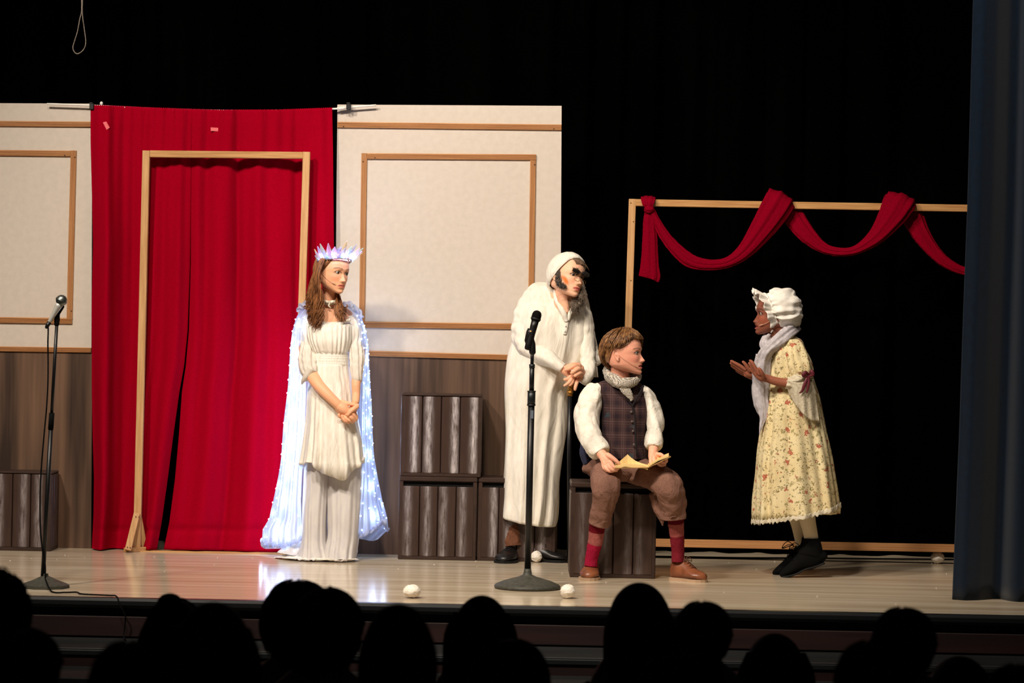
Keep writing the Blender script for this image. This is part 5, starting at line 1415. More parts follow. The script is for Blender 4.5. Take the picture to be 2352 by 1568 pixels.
# vest
def vfold(th, t): return 1 + .02 * np.sin(6 * th + 3 * t) + .02 * np.sin(13 * th + 9 * t)
V, F = loft(DBy, [(1400, 1450, 872, 0, .06, .05), (1376, 1472, 880, 0, .06, .075), (1372, 1482, 892, 0, .05, .09), (1382, 1489, 915, 0, .04, .105), (1386, 1490, 945, 0, .03, .112), (1385, 1486, 975, 0, .03, .11), (1386, 1483, 1005, 0, .03, .112), (1391, 1486, 1030, 0, .03, .12), (1395, 1490, 1052, 0, .03, .125)], m=8, n=180, fold=vfold, wr=(.004, 5), seed=3, sq=2.6)
vest = solid(mk('waistcoat', V, F, M_vest, boy), .003)
M_lining = mat('dark_waistcoat_edge', (26, 22, 26), rough=.9)
mk('waistcoat_edge', *ptube(DBy, [(1426, 893, -.075, 2, .006), (1437, 908, -.088, 2.2, .006), (1448, 924, -.09, 2.2, .006), (1456, 945, -.092, 2, .006), (1459, 975, -.092, 2, .006), (1460, 1010, -.095, 2, .006), (1463, 1045, -.102, 2, .006)], m=8, n=10), M_lining, boy)
mk('waistcoat_edge', *ptube(DBy, [(1478, 886, -.05, 2, .006), (1470, 902, -.075, 2.2, .006), (1458, 922, -.088, 2.2, .006), (1452, 932, -.09, 2, .006)], m=8, n=10), M_lining, boy)
for x, y in ((1450, 946), (1452, 968), (1454, 990), (1456, 1021)): mk('button', *lathe(P(x, y, DBy - .088 - (.012 if y > 1000 else 0)), [(.005, -.004), (.0062, .001), (.0055, .003)], 14, (0, -1, 0)), mat('horn_button', (90, 82, 78), rough=.35) if y < 950 else bpy.data.materials['horn_button'], boy)
sleeve(DBy, [(1378, 888, .04, 14, .05), (1364, 900, .03, 24, .065), (1356, 925, .01, 30, .07), (1350, 955, -.01, 32, .075), (1350, 985, -.05, 31, .075), (1358, 1008, -.10, 27, .065), (1366, 1020, -.13, 24, .055)], M_shirt, boy, 8, k=3, a=.04, am=.011, sc=4, st=(1.5, 1, .7))
mk('cuff', *wrink(ptube(DBy, [(1358, 1012, -.11, 25, .055), (1370, 1026, -.15, 27, .055), (1378, 1036, -.175, 25, .05), (1382, 1042, -.185, 20, .045)], m=6, n=40, fold=lambda TH, TT: 1 + .03 * np.sin(5 * TH)), .003, 9, 5), M_shirt, boy)
sleeve(DBy, [(1476, 890, .05, 10, .05), (1484, 904, .04, 16, .06), (1494, 930, .02, 20, .065), (1502, 960, .0, 21, .07), (1504, 985, -.05, 19, .065), (1502, 1004, -.10, 19, .055)], M_shirt, boy, 9, k=3, a=.04, am=.010, sc=4.5, st=(1.5, 1, .7))
mk('cuff', *wrink(ptube(DBy, [(1502, 998, -.09, 20, .05), (1502, 1012, -.13, 22, .05), (1501, 1022, -.15, 21, .048), (1500, 1029, -.16, 17, .04)], m=6, n=40, fold=lambda TH, TT: 1 + .03 * np.sin(5 * TH)), .003, 9, 6), M_shirt, boy)
# neckerchief
M_sc = M_hound
nk_ = ptube(DBy, [(1393, 853, .07, 8, .03), (1402, 866, .0, 12, .03), (1416, 876, -.05, 13, .028), (1432, 882, -.075, 12, .024), (1450, 880, -.06, 11, .024), (1462, 872, -.02, 8, .024), (1464, 862, .04, 8, .024), (1440, 856, .09, 9, .024), (1410, 852, .10, 9, .024), (1393, 853, .07, 8, .03)], m=8, n=26, fold=lambda TH, TT: 1 + .12 * np.sin(4 * TH + 10 * TT))
mk('neckerchief', *wrink(nk_, .003, 12, 3), M_sc, boy)
mk('neckerchief_knot', *wrink(ptube(DBy, [(1416, 882, -.085, 6, .015), (1428, 880, -.10, 11, .02), (1444, 878, -.10, 12, .02), (1458, 874, -.085, 9, .015), (1463, 872, -.075, 5, .01)], m=8, n=26, round_ends=True), .002, 14, 4), M_sc, boy)
mk('neckerchief_tail', *wrink(ptube(DBy, [(1430, 886, -.095, 10, .012), (1438, 896, -.10, 11, .011), (1446, 908, -.10, 8, .009), (1450, 916, -.10, 5, .006), (1449, 921, -.10, 2, .004)], m=8, n=26), .002, 14, 5), M_sc, boy)
# breeches
def leg(K, seed, nm='breeches_leg', am=.010):
    V, F = ptube(DBy, K, m=9, n=80, fold=lambda TH, TT: 1 + .04 * np.sin(4 * TH + seed + 4 * TT), capped=False); V, F = wrink((V, F), am, 4.5, seed, (1.2, 1, .8))
    return solid(mk(nm, V, F, M_pants, boy), .003)
mk('breeches_seat', *wrink(ptube(DBy, [(1352, 1075, .10, 14, .08), (1380, 1074, .08, 28, .13), (1430, 1074, .07, 34, .15), (1480, 1076, .07, 30, .14), (1502, 1082, .08, 20, .1)], m=6, n=60, round_ends=True), .008, 5, 2), M_pants, boy)
mk('shirt_tail', *wrink(ptube(DBy, [(1344, 1010, .12, 10, .04), (1342, 1040, .10, 11, .05), (1347, 1064, .09, 9, .05)], m=6, n=30, round_ends=True), .004, 8, 2), mat('navy_cotton', (44, 46, 70), rough=.9), boy)
leg([(1402, 1082, .05, 30, .07), (1393, 1086, -.06, 33, .075), (1390, 1098, -.16, 35, .08), (1391, 1118, -.215, 35, .065), (1390, 1140, -.20, 31, .065), (1386, 1162, -.17, 28, .062), (1381, 1182, -.15, 26, .06), (1377, 1202, -.135, 25.5, .06)], 3)
leg([(1455, 1082, .05, 28, .07), (1480, 1086, -.05, 32, .075), (1508, 1096, -.13, 34, .08), (1532, 1114, -.19, 34, .068), (1541, 1136, -.18, 33, .065), (1545, 1158, -.15, 31, .065), (1546, 1176, -.13, 30, .065), (1547, 1190, -.125, 30, .065)], 5)
for K in ([(1500, 1130, -.1, 10, .03), (1512, 1165, -.1, 13, .035), (1520, 1190, -.11, 8, .03), (1522, 1208, -.11, 2, .01)],): mk('breeches_fold', *wrink(ptube(DBy, K, m=6, n=30), .003, 9, 2), M_pants, boy)
# socks with broad bands
def banded(name, K, bands, par, D0):
    V, F = ptube(D0, K, m=12, n=48); R = catmull([k[:3] for k in K], 12)
    cv = np.zeros((len(V), 3)); m = len(R)
    for j in range(m):
        c = bands[-1][1]
        for yy, cc in bands:
            if R[j, 1] < yy: c = cc; break
        cv[j * 48:(j + 1) * 48] = s2l(c)
    cv[m * 48:] = s2l(bands[-1][1])
    V, _ = wrink((V, F), .0015, 20, 3)
    return mk(name, V, F, M_sock, par, cols=cv)
M_sock = mat('wool_sock', (255, 255, 255), (215, 215, 215), 200, rough=.95, spec=.05, bump=.2, bscale=260, attr='Col')
bands = [(1221, (112, 24, 36)), (1249, (168, 96, 90)), (1400, (166, 30, 62))]
banded('sock', [(1383, 1150, -.15, 17), (1377, 1180, -.14, 19), (1371, 1215, -.12, 18.5), (1368, 1240, -.11, 17.5), (1363, 1262, -.10, 16), (1359, 1282, -.09, 15), (1357, 1300, -.09, 15)], bands, boy, DBy)
bands2 = [(1200, (96, 20, 32)), (1230, (160, 84, 80)), (1400, (124, 34, 46))]
banded('sock', [(1547, 1140, -.14, 17), (1551, 1165, -.12, 19), (1552, 1195, -.10, 19), (1554, 1220, -.09, 17.5), (1556, 1245, -.08, 16), (1557, 1268, -.07, 15), (1557, 1290, -.07, 15)], bands2, boy, DBy)
M_lace = mat('brown_lace', (96, 56, 40), rough=.7)
b_ = P(1361, 1306, 13.24); b_[2] = 0.0
shoe3(b_, -97, .235, .100, .098, 0, M_bleath, M_bsl, boy, M_lace)
b_ = P(1545, 1310, 13.17); b_[2] = 0.0
shoe3(b_, -40, .205, .098, .10, 0, M_bleath, M_bsl, boy, M_lace)
# hair: combed forward and across
def Lb(ph):
    a = abs(ph); return np.interp(a, [0, .4, .8, 1.05, 1.35, 1.6, 1.8, 2.05, 2.3, math.pi], [.90, .96, 1.12, 1.32, 1.46, 1.50, 1.42, 1.9, 2.2, 2.35])
mk('scalp_hair', *polar_shell(h, lambda p_: Lb(p_) * .95, .035), M_hairy, boy)
S1 = strands(h, Lb, 1100, 13, .0095, (.03, .115), tips=.10, swirl=.45, a0=.1, curl=.35)
fr_ = []
r = np.random.RandomState(8)
for i in range(120):
    ph = r.uniform(-.6, 1.0); a = r.uniform(.25, .5)
    pts = []; vv_ = r.uniform(-.10, .06); ww_ = r.uniform(-.02, .02)
    for t in np.linspace(0, 1, 8):
        aa = a + (1.02 + vv_ - a) * t; q_ = np.array([math.sin(aa) * math.sin(ph - .45 * t) * .40, math.sin(aa) * math.cos(ph - .45 * t) * (.48 + .06 * t ** 2), math.cos(aa) * (.51 + ww_)]) + np.array([0, -.03, .06]); pts.append(q_)
    fr_.append(tube(h.w(pts), np.array([.5, .9, 1, 1, .9, .7, .5, .15]) * .013 * h.H, n=5, up=h.U + .2 * h.F))
mk('hair', *join(S1, *fr_), M_hairy, boy, kind='stuff')

# open book on his knees
M_page = mat('yellowed_paper', (236, 204, 140), (224, 190, 122), 12, rough=.85)
M_cover = mat('worn_tan_book_cover', (178, 140, 88), (150, 112, 66), 60, rough=.7)
bk = thing('open_book', P(1484, 1078, DBy - .26), 'open old book with yellowed pages held in the hands of the seated boy', 'book')
Pb = lambda x, y, d: P(x, y, DBy + d)
def slab(q, th):
    """leaf block: four corners and thickness vector"""
    A = [np.asarray(a) for a in q]; B = [a + np.asarray(th) for a in A]
    return np.array(A + B), [(0, 1, 2, 3), (7, 6, 5, 4), (0, 4, 5, 1), (1, 5, 6, 2), (2, 6, 7, 3), (3, 7, 4, 0)]
mk('cover', *slab([Pb(1412, 1074, -.28), Pb(1489, 1073, -.28), Pb(1486, 1066, -.15), Pb(1418, 1063, -.15)], (0, 0, -.003)), M_cover, bk, smooth=False)
mk('cover', *slab([Pb(1489, 1073, -.28), Pb(1541, 1048, -.28), Pb(1533, 1043, -.15), Pb(1486, 1066, -.15)], (0.0, 0, -.003)), M_cover, bk, smooth=False)
# curved left leaves, seen from their fore side
def leaves(x0, x1, prof, d0, d1, th, nm, n=20):
    V = []
    for t in np.linspace(0, 1, n):
        x = x0 + (x1 - x0) * t; y = np.interp(t, [p[0] for p in prof], [p[1] for p in prof])
        for dd, dy in ((d0, 0), (d1, -5)):
            for k in (0, 1):
                q = Pb(x, y + dy, dd); q[2] -= k * th * math.sin(math.pi * min(1, max(.08, t))) if False else k * th
                V.append(q)
    F = []
    for i in range(n - 1):
        a = 4 * i; b = a + 4
        F += [(a, a + 1, b + 1, b), (a + 2, b + 2, b + 3, a + 3), (a, b, b + 2, a + 2), (a + 1, a + 3, b + 3, b + 1)]
    F += [(0, 2, 3, 1), (4 * n - 4, 4 * n - 3, 4 * n - 1, 4 * n - 2)]
    return mk(nm, V, F, M_page, bk, smooth=False)
leaves(1413, 1488, [(0, 1069), (.3, 1065), (.55, 1067), (.85, 1069), (1, 1072)], -.275, -.16, .014, 'page_block')
leaves(1488, 1536, [(0, 1070), (.12, 1065), (.5, 1054), (1, 1045)], -.275, -.16, .009, 'page_block')
pg = [(1418, 1064, -.22), (1442, 1043, -.20), (1462, 1058, -.21), (1488, 1069, -.22)]
K = catmull(pg, 5); V = []
pts_ = [(1413, 1069, -.25), (1420, 1062, -.235), (1430, 1053, -.22), (1441.5, 1043, -.205), (1450, 1051, -.21), (1460, 1058, -.215), (1472, 1063, -.225), (1488, 1068, -.24)]
for x, y, d in pts_: V.append(Pb(x, y, d))
for x, y, d in pts_: V.append(Pb(x, 1073, d - .02))
n = len(pts_); F = [(i, i + 1, n + i + 1, n + i) for i in range(n - 1)]
solid(mk('raised_page', V, F, M_page, bk, smooth=False), .0008)

# ================================================================ the girl in the flowered dress
DG = 13.5
def floral(name, base, base2):
    m = mat(name, base, base2, 6, rough=.85, spec=.15, bump=.1, bscale=120, trans=.12); nt = m.node_tree; N = nt.nodes; L = nt.links
    b = N['Principled BSDF']; src = b.inputs['Base Color'].links[0].from_socket
    tc = N.new('ShaderNodeTexCoord'); 
    wv = N.new('ShaderNodeTexNoise'); wv.inputs['Scale'].default_value = 75; wv.inputs['Detail'].default_value = 4; L.new(tc.outputs['Object'], wv.inputs[0])
    ad = N.new('ShaderNodeMixRGB'); ad.blend_type = 'ADD'; ad.inputs[0].default_value = .045; L.new(tc.outputs['Object'], ad.inputs[1]); L.new(wv.outputs[1], ad.inputs[2])
    def blobs(scale, thr, col, s, keep, fac=1.0):
        v = N.new('ShaderNodeTexVoronoi'); v.inputs['Scale'].default_value = scale; L.new(ad.outputs[0], v.inputs['Vector'])
        lt = N.new('ShaderNodeMath'); lt.operation = 'LESS_THAN'; L.new(v.outputs['Distance'], lt.inputs[0]); lt.inputs[1].default_value = thr
        sp = N.new('ShaderNodeSeparateColor'); L.new(v.outputs['Color'], sp.inputs[0])
        kp = N.new('ShaderNodeMath'); kp.operation = 'LESS_THAN'; L.new(sp.outputs[0], kp.inputs[0]); kp.inputs[1].default_value = keep
        mu = N.new('ShaderNodeMath'); mu.operation = 'MULTIPLY'; L.new(lt.outputs[0], mu.inputs[0]); L.new(kp.outputs[0], mu.inputs[1])
        m2 = N.new('ShaderNodeMath'); m2.operation = 'MULTIPLY'; L.new(mu.outputs[0], m2.inputs[0]); m2.inputs[1].default_value = fac
        mx = N.new('ShaderNodeMix'); mx.data_type = 'RGBA'; L.new(m2.outputs[0], mx.inputs[0]); L.new(s, mx.inputs[6]); mx.inputs[7].default_value = (*s2l(col), 1)
        return mx.outputs[2]
    s = blobs(38, .34, (134, 122, 66), src, .42, .7)
    s = blobs(60, .34, (92, 84, 46), s, .42, .75)
    s = blobs(84, .28, (90, 70, 44), s, .25, .8)
    s = blobs(19, .27, (168, 66, 50), s, .50, .85)
    s = blobs(19, .12, (214, 128, 100), s, .45, .9)
    s = blobs(31, .22, (150, 60, 50), s, .22, .8)
    L.new(s, b.inputs['Base Color'])
    for n in N:
        if n.type == 'BSDF_TRANSLUCENT': L.new(s, n.inputs[0])
    return m
M_floral = floral('flowered_cotton', (236, 222, 178), (226, 206, 156))
M_lace2 = mat('cream_lace', (234, 226, 204), (208, 196, 168), 70, rough=.9, bump=.3, bscale=120, trans=.2, alpha=.93)
M_scarf = mat('grey_white_gauze', (196, 190, 194), (170, 164, 168), 40, rough=.9, spec=.1, bump=.15, bscale=140)
M_mob = mat('white_cotton_cap', (236, 232, 224), (222, 216, 206), 30, rough=.9, spec=.1, bump=.1, bscale=100)
M_tights = mat('cream_tights', (216, 200, 170), rough=.8)
h = Head(1777, 722, DG - .0, 98, -84, 2, 0)
hp = head_surface(h, nose=.62, wide=1.35, muzzle=.05, mouth_open=.9, lips=2.2, jaw=1.0, eye_open=.6)
A = lambda K, m=4: cap_chain(DG, K, m)
neck = ptube(DG, [(1783, 745, .0, 22, .05), (1790, 772, .01, 22, .05), (1800, 790, .02, 34, .06), (1806, 810, .02, 44, .08)], n=24, round_ends=True)
hn = remesh(hp + [neck], .0030)
SKG = (130, 76, 58)
cl = face_cols(h, hn[0], SKG, (176, 84, 76), brow=(50, 28, 22), cheek=(170, 86, 58), lid=(.015, .008, .006))
sk = s2l((146, 86, 64))
near_ = remesh([A([(1830, 808, -.08, 13), (1842, 850, -.13, 13), (1834, 872, -.15, 13), (1810, 879, -.155, 11), (1785, 876, -.155, 10), (1762, 869, -.155, 9)]), A([(1762, 869, -.155, 9), (1748, 865, -.155, 10), (1741, 857, -.155, 9)]),
   A([(1745, 857, -.175, 6.5), (1740, 850, -.175, 6)]),
   A([(1741, 856, -.175, 4.6), (1735, 845, -.18, 4.2), (1729, 834, -.182, 3.8), (1725.5, 829, -.18, 3.2)]),
   A([(1738, 854, -.155, 4.6), (1732, 843, -.157, 4.2), (1726, 833, -.158, 3.6), (1723, 828, -.157, 3)]),
   A([(1736, 857, -.14, 4.4), (1730, 847, -.138, 4), (1724, 838, -.137, 3.6), (1721, 834, -.136, 3)]),
   A([(1737, 862, -.125, 4.2), (1729, 853, -.12, 3.8), (1724, 846, -.12, 3.2)]),
   A([(1754, 865, -.185, 5), (1750, 856, -.20, 4.6), (1746, 849, -.205, 3.8), (1743, 846, -.205, 3.2)])], .0018, 2)
far_ = remesh([A([(1800, 850, .14, 13), (1770, 876, .12, 11), (1745, 868, .10, 9.5), (1734, 862, .09, 9)]), A([(1734, 862, .09, 9), (1722, 857, .085, 10.5), (1713, 850, .085, 8)]), A([(1726, 866, .09, 6), (1715, 860, .09, 7)]),
   A([(1712, 848, .07, 4.6), (1700, 840, .07, 4.2), (1689, 834, .07, 3.8), (1680, 829, .07, 3.1)]),
   A([(1710, 852, .085, 4.6), (1698, 845, .085, 4.2), (1688, 839, .085, 3.8), (1679, 834, .085, 3.1)]),
   A([(1709, 856, .10, 4.4), (1697, 850, .10, 4), (1687, 844, .10, 3.6), (1681, 840, .10, 3)]),
   A([(1712, 861, .112, 4.2), (1701, 856, .115, 3.8), (1692, 851, .115, 3.2)]),
   A([(1722, 851, .06, 5), (1716, 842, .05, 4.5), (1711, 835, .045, 3.8), (1707, 831, .045, 3.2)])], .0018, 2)
lg = remesh([A([(1800, 820, .02, 40), (1812, 900, .03, 38), (1820, 1000, .04, 46)]), A([(1835, 1020, -.03, 34), (1850, 1120, -.04, 24), (1856, 1200, -.05, 17), (1866, 1262, -.05, 12)]), A([(1810, 1020, .08, 34), (1818, 1120, .08, 24), (1828, 1190, .08, 14), (1840, 1258, .08, 11)])], .008)
gp = P(1830, 1325, 13.4); gp[2] = 0
girl = person(gp, 'person in a cream flowered dress and white mob cap standing on tiptoe, hands raised', [(hn, cl), (near_, sk), (far_, sk), (lg, s2l((216, 200, 170)))])
eyes(h, girl, (30, 18, 12), (0, -.2))
headset(h, girl, -1)
# dress
dr = [(1786, 1826, 772, 0, .0, .06), (1776, 1842, 782, 0, .0, .10), (1768, 1849, 800, 0, .0, .125), (1764, 1856, 830, 0, .0, .13), (1763, 1868, 870, 0, .0, .135), (1760, 1880, 910, 0, .0, .14), (1754, 1888, 950, 0, .0, .15), (1747, 1900, 1000, 0, .0, .165), (1740, 1911, 1050, .01, .0, .18), (1735, 1919, 1100, .02, .0, .19), (1732, 1925, 1150, .03, .0, .20), (1731, 1927, 1178, .0, .0, .205)]
def ghem(th): 
    return .038 * np.cos(th) + .02 * np.cos(th) * (np.cos(th) > 0) + .004 * np.sin(60 * th)
V, F = loft(DG, dr, m=8, n=260, fold=lambda th, t: 1 + (.02 + .085 * t) * (np.sin(10 * th + 1.3 * np.sin(2 * th + 2 * t)) * .65 + .35 * np.sin(19 * th + 1 + 3 * t)), wr=(.005, 4), seed=22, hem=ghem)
solid(mk('dress', V, F, M_floral, girl), .003)
hm = V[:0]
nL = 260; rows_ = (len(dr) - 1) * 8 + 1
hemring = V[(rows_ - 1) * nL: rows_ * nL]
ruf = []
for k, dz in enumerate((.002, -.006, -.014, -.020)):
    q = hemring.copy(); q[:, 2] += dz + (k == 3) * .0035 * np.sin(np.arange(nL) * 1.1); c_ = q.mean(0); q[:, :2] = c_[:2] + (q[:, :2] - c_[:2]) * (1.004 + .004 * k); ruf.append(q)
solid(mk('lace_hem', np.vstack(ruf), grid_faces(nL, 4, True), M_lace2, girl), .002)
# near sleeve: puffed upper, flared lace lower
sleeve(DG, [(1812, 786, -.07, 10, .04), (1822, 796, -.09, 20, .06), (1830, 815, -.11, 25, .07), (1837, 838, -.13, 27, .075), (1843, 858, -.14, 25, .07), (1845, 868, -.145, 20, .06)], M_floral, girl, 14, k=6, a=.07, am=.007, sc=7)
V, F = ptube(DG, [(1844, 862, -.145, 20, .055), (1836, 873, -.15, 21, .06), (1829, 877, -.155, 18, .05), (1812, 879, -.155, 14, .04), (1806, 878, -.155, 13, .035)], m=8, n=60, fold=lambda TH, TT: 1 + .10 * np.sin(7 * TH + 3 * TT))
mk('sleeve_frill', *wrink((V, F), .004, 10, 5), M_lace2, girl)
V = []; n1, n2 = 70, 26
for j in range(n2):
    t = j / (n2 - 1)
    for i in range(n1):
        u = i / (n1 - 1)
        x0, y0 = 1806 + 62 * u, 874 + 6 * math.sin(u * 3) - 4 * u
        x1 = 1812 + 70 * u; y1 = 905 + 62 * math.sin(min(1, u * 1.15) * math.pi / 2) - 0 * u
        x = x0 + (x1 - x0) * t; y = y0 + (y1 - y0) * t
        d = -.175 - .045 * math.sin(math.pi * u) - .006 * math.sin(u * 24 + 2 * t) * t + .03 * t + (.004 * math.sin(u * 120) if t > .9 else 0)
        V.append(P(x, y + (1.6 * math.sin(u * 110) if j == n2 - 1 else 0), DG + d))
solid(mk('sleeve_flounce', V, grid_faces(n1, n2), M_lace2, girl), .002)
M_ribbon = mat('dark_red_ribbon', (92, 30, 40), rough=.5)
rbn = [ptube(DG, [(1858, 860, -.21, 2), (1850, 856, -.225, 5, .006), (1845, 862, -.225, 4, .006), (1856, 866, -.215, 2)], m=6, n=10), ptube(DG, [(1858, 860, -.21, 2), (1864, 852, -.22, 4, .006), (1867, 860, -.22, 4, .006), (1858, 864, -.21, 2)], m=6, n=10), ptube(DG, [(1856, 862, -.215, 3, .003), (1849, 880, -.225, 4, .003), (1843, 896, -.225, 3, .003), (1836, 903, -.225, 1.5, .002)], m=6, n=8), ptube(DG, [(1857, 862, -.215, 3, .003), (1857, 882, -.22, 3.5, .003), (1853, 903, -.22, 1.5, .002)], m=6, n=8)]
mk('sleeve_bow', *join(*rbn), M_ribbon, girl)
# scarf
cx_ = lambda TH, TT: 1 + .10 * np.sin(5 * TH + 6 * TT) + .05 * np.sin(11 * TH - 4 * TT)
sc_ = ptube(DG, [(1822, 756, .05, 12, .04), (1812, 764, -.06, 16, .035), (1796, 777, -.10, 17, .035), (1780, 790, -.105, 16, .034), (1768, 800, -.10, 14, .034), (1758, 812, -.09, 16, .034), (1752, 828, -.08, 18, .032), (1749, 850, -.07, 19, .03), (1749, 880, -.06, 18.5, .028), (1750, 910, -.06, 17, .026), (1754, 940, -.06, 12, .022), (1752, 965, -.06, 7, .016), (1747, 985, -.06, 3.5, .01), (1744, 999, -.06, 1.2, .004)], m=8, n=50, fold=cx_)
scf = mk('scarf', *wrink(sc_, .004, 8, 7), M_scarf, girl)
mk('scarf_wrap', *wrink(ptube(DG, [(1818, 756, .06, 12, .035), (1790, 760, .10, 12, .035), (1768, 768, .06, 11, .035), (1760, 778, .0, 11, .036), (1756, 790, -.04, 11, .034), (1760, 804, -.07, 11, .03)], m=8, n=36, fold=cx_), .003, 9, 8), M_scarf, scf)
mk('scarf_panel', *wrink(ptube(DG, [(1752, 815, .0, 14, .05), (1746, 850, .0, 17, .06), (1744, 890, .0, 17, .06), (1748, 930, .0, 15, .05), (1753, 955, .0, 9, .03)], m=8, n=36, fold=cx_), .004, 9, 11), M_scarf, scf)
# mob cap
V, F = ellipsoid((0, 0, 0), (1, 1, 1), 90)
x, y, z = V.T
cpx = 1799 + 43 * x + 8 * np.clip(x, 0, 1) * np.clip(-z, 0, 1) ; cpy = 707 - 46 * z + 10 * x * np.clip(-z, -.2, 1) + 4 * x
dd = y * .108
W_ = np.array([P(a, b, DG + c) for a, b, c in zip(cpx, cpy, dd)])
gat = np.exp(-((x + .75) / .35) ** 2)
W_ += V * ((wob(W_, 6, 5, (1, 1, 1.4)) * .009 + ridge(W_, 5, 8, (.5, 1, 1.6)) * .007) + gat * .006 * np.sin(np.arctan2(z, y) * 22))[:, None]
mob = mk('mob_cap', W_, F, M_mob, girl)
mk('cap_lining', *polar_shell(h, lambda p_: float(np.interp(abs(p_), [0, .8, 1.5, 2.2, math.pi], [.66, .95, 1.45, 1.9, 2.2])), .035), M_mob, mob)
rc = []
n1 = 240
for i in range(n1):
    a = 2 * math.pi * i / n1
    # gather ring round the face: top forward, nape back
    q = np.array([.375 * math.sin(a), .08 + .17 * math.cos(a), .07 + .40 * math.cos(a)])
    rc.append(q)
rc = np.array(rc); V = []
M2 = 9
for j in range(M2):
    t = j / (M2 - 1)
    for i in range(n1):
        a = 2 * math.pi * i / n1; ca = math.cos(a)
        rad_ = np.array([math.sin(a), .0, ca])
        L_ = (.25 + .05 * max(0, ca) ** 2) * (1 - .35 * max(0, -ca))
        wv = math.sin(13 * a + 1.2 * math.sin(2 * a)) + .4 * math.sin(29 * a)
        fl_ = .30 - .16 * max(0, ca) ** 2
        q = rc[i] + np.array([0, 1, 0]) * L_ * t * (.9) + rad_ * (fl_ * t * L_ * 1.6 + .05 * wv * t) + np.array([0, .02 * math.cos(13 * a) * t, 0])
        V.append(q)
    
brim = solid(mk('cap_frill', h.w(V), grid_faces(n1, M2, True), M_mob, mob), .002)
mk('cap_band', *tube(h.w(np.vstack([rc, rc[:1]])), .006, .006, n=8, up=h.F, fold=lambda TH, TT: 1 + .3 * np.sin(120 * TT)), M_mob, mob)
# tights and ankle boots
def simple(name, K, m_, n=40): return mk(name, *ptube(DG, K, m=8, n=n), m_, girl)
simple('tights_leg', [(1845, 1140, -.04, 25), (1850, 1170, -.045, 21.5), (1856, 1200, -.05, 18), (1862, 1225, -.05, 16), (1866, 1250, -.05, 15)], M_tights)
simple('tights_leg', [(1818, 1140, .08, 19), (1822, 1175, .08, 15), (1829, 1205, .08, 12), (1836, 1235, .08, 11.5), (1842, 1258, .08, 11)], M_tights)
M_boot = mat('black_suede', (9, 9, 9), rough=.9, spec=.1)
def boot(dx, dy, dd, sc):
    q = lambda x, y: (dx + x, dy + y)
    K = [(1865, 1238, 18, .042), (1865, 1250, 22, .045), (1864, 1262, 26, .046), (1862, 1274, 31, .046)]
    a = ptube(DG, [(dx + x, dy + y, dd, w * sc, hd) for x, y, w, hd in K], m=5, n=36)
    f = ptube(DG, [(dx + 1889, dy + 1276, dd, 12, .030), (dx + 1876, dy + 1279, dd, 21, .038), (dx + 1858, dy + 1284, dd, 24, .042), (dx + 1840, dy + 1291, dd, 20, .044), (dx + 1822, dy + 1303, dd, 14, .046), (dx + 1806, dy + 1313, dd, 10.5, .042), (dx + 1797, dy + 1318, dd, 7, .03)], m=6, n=36, round_ends=True)
    V, F = remesh([a, f], .004, 3)
    b = mk('ankle_boot', V, F, M_boot, girl)
    mk('boot_collar', *ptube(DG, [(dx + 1865, dy + 1236, dd, 17.5 * sc, .041), (dx + 1865, dy + 1240, dd, 19 * sc, .044), (dx + 1865, dy + 1243, dd, 18 * sc, .042)], m=3, n=32), M_boot, b)
    s = ptube(DG, [(dx + 1893, dy + 1292, dd, 3.5, .030), (dx + 1870, dy + 1300, dd, 3.5, .034), (dx + 1848, dy + 1306, dd, 3.5, .036), (dx + 1826, dy + 1317, dd, 3.5, .042), (dx + 1806, dy + 1322, dd, 3.5, .040), (dx + 1794, dy + 1323, dd, 3, .026)], m=5, n=16)
    mk('sole', *s, M_bsole, b)
    ls = []
    for i in range(5):
        x, y = 1841 - i * 6.5, 1256 + i * 10.5
        ls.append(ptube(DG, [(dx + x - 1, dy + y - 3, dd - .02, .9), (dx + x - 3.5, dy + y, dd, .9), (dx + x - 1, dy + y + 3, dd + .02, .9)], m=4, n=6))
    for s_ in (-1, 1):
        ls.append(ptube(DG, [(dx + 1838, dy + 1254, dd, .9), (dx + 1826, dy + 1250 + 4 * s_, dd - .02 * s_, .9), (dx + 1816, dy + 1256 + 3 * s_, dd - .03 * s_, .9), (dx + 1813, dy + 1262, dd - .02 * s_, .9), (dx + 1826, dy + 1258, dd, .9), (dx + 1838, dy + 1254, dd, .9)], m=4, n=6))
    mk('laces', *join(*ls), M_blackmat, b, kind='stuff')
boot(0, 0, -.055, 1.0)
boot(-16, -3, .09, .86)

# ================================================================ the audience, seen from behind in the dark
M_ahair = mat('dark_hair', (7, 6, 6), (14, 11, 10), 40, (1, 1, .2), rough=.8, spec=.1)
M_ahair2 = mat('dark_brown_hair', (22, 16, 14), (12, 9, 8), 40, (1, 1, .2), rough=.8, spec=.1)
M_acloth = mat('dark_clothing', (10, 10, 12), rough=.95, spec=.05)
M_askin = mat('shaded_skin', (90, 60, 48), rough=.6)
class LH(Head):
    def __init__(s): s.c = np.zeros(3); s.H = .225; s.M = np.array([(1., 0, 0), (0, 1, 0), (0, 0, 1)]) * .225; s.X, s.F, s.U = np.eye(3)
lh = LH()
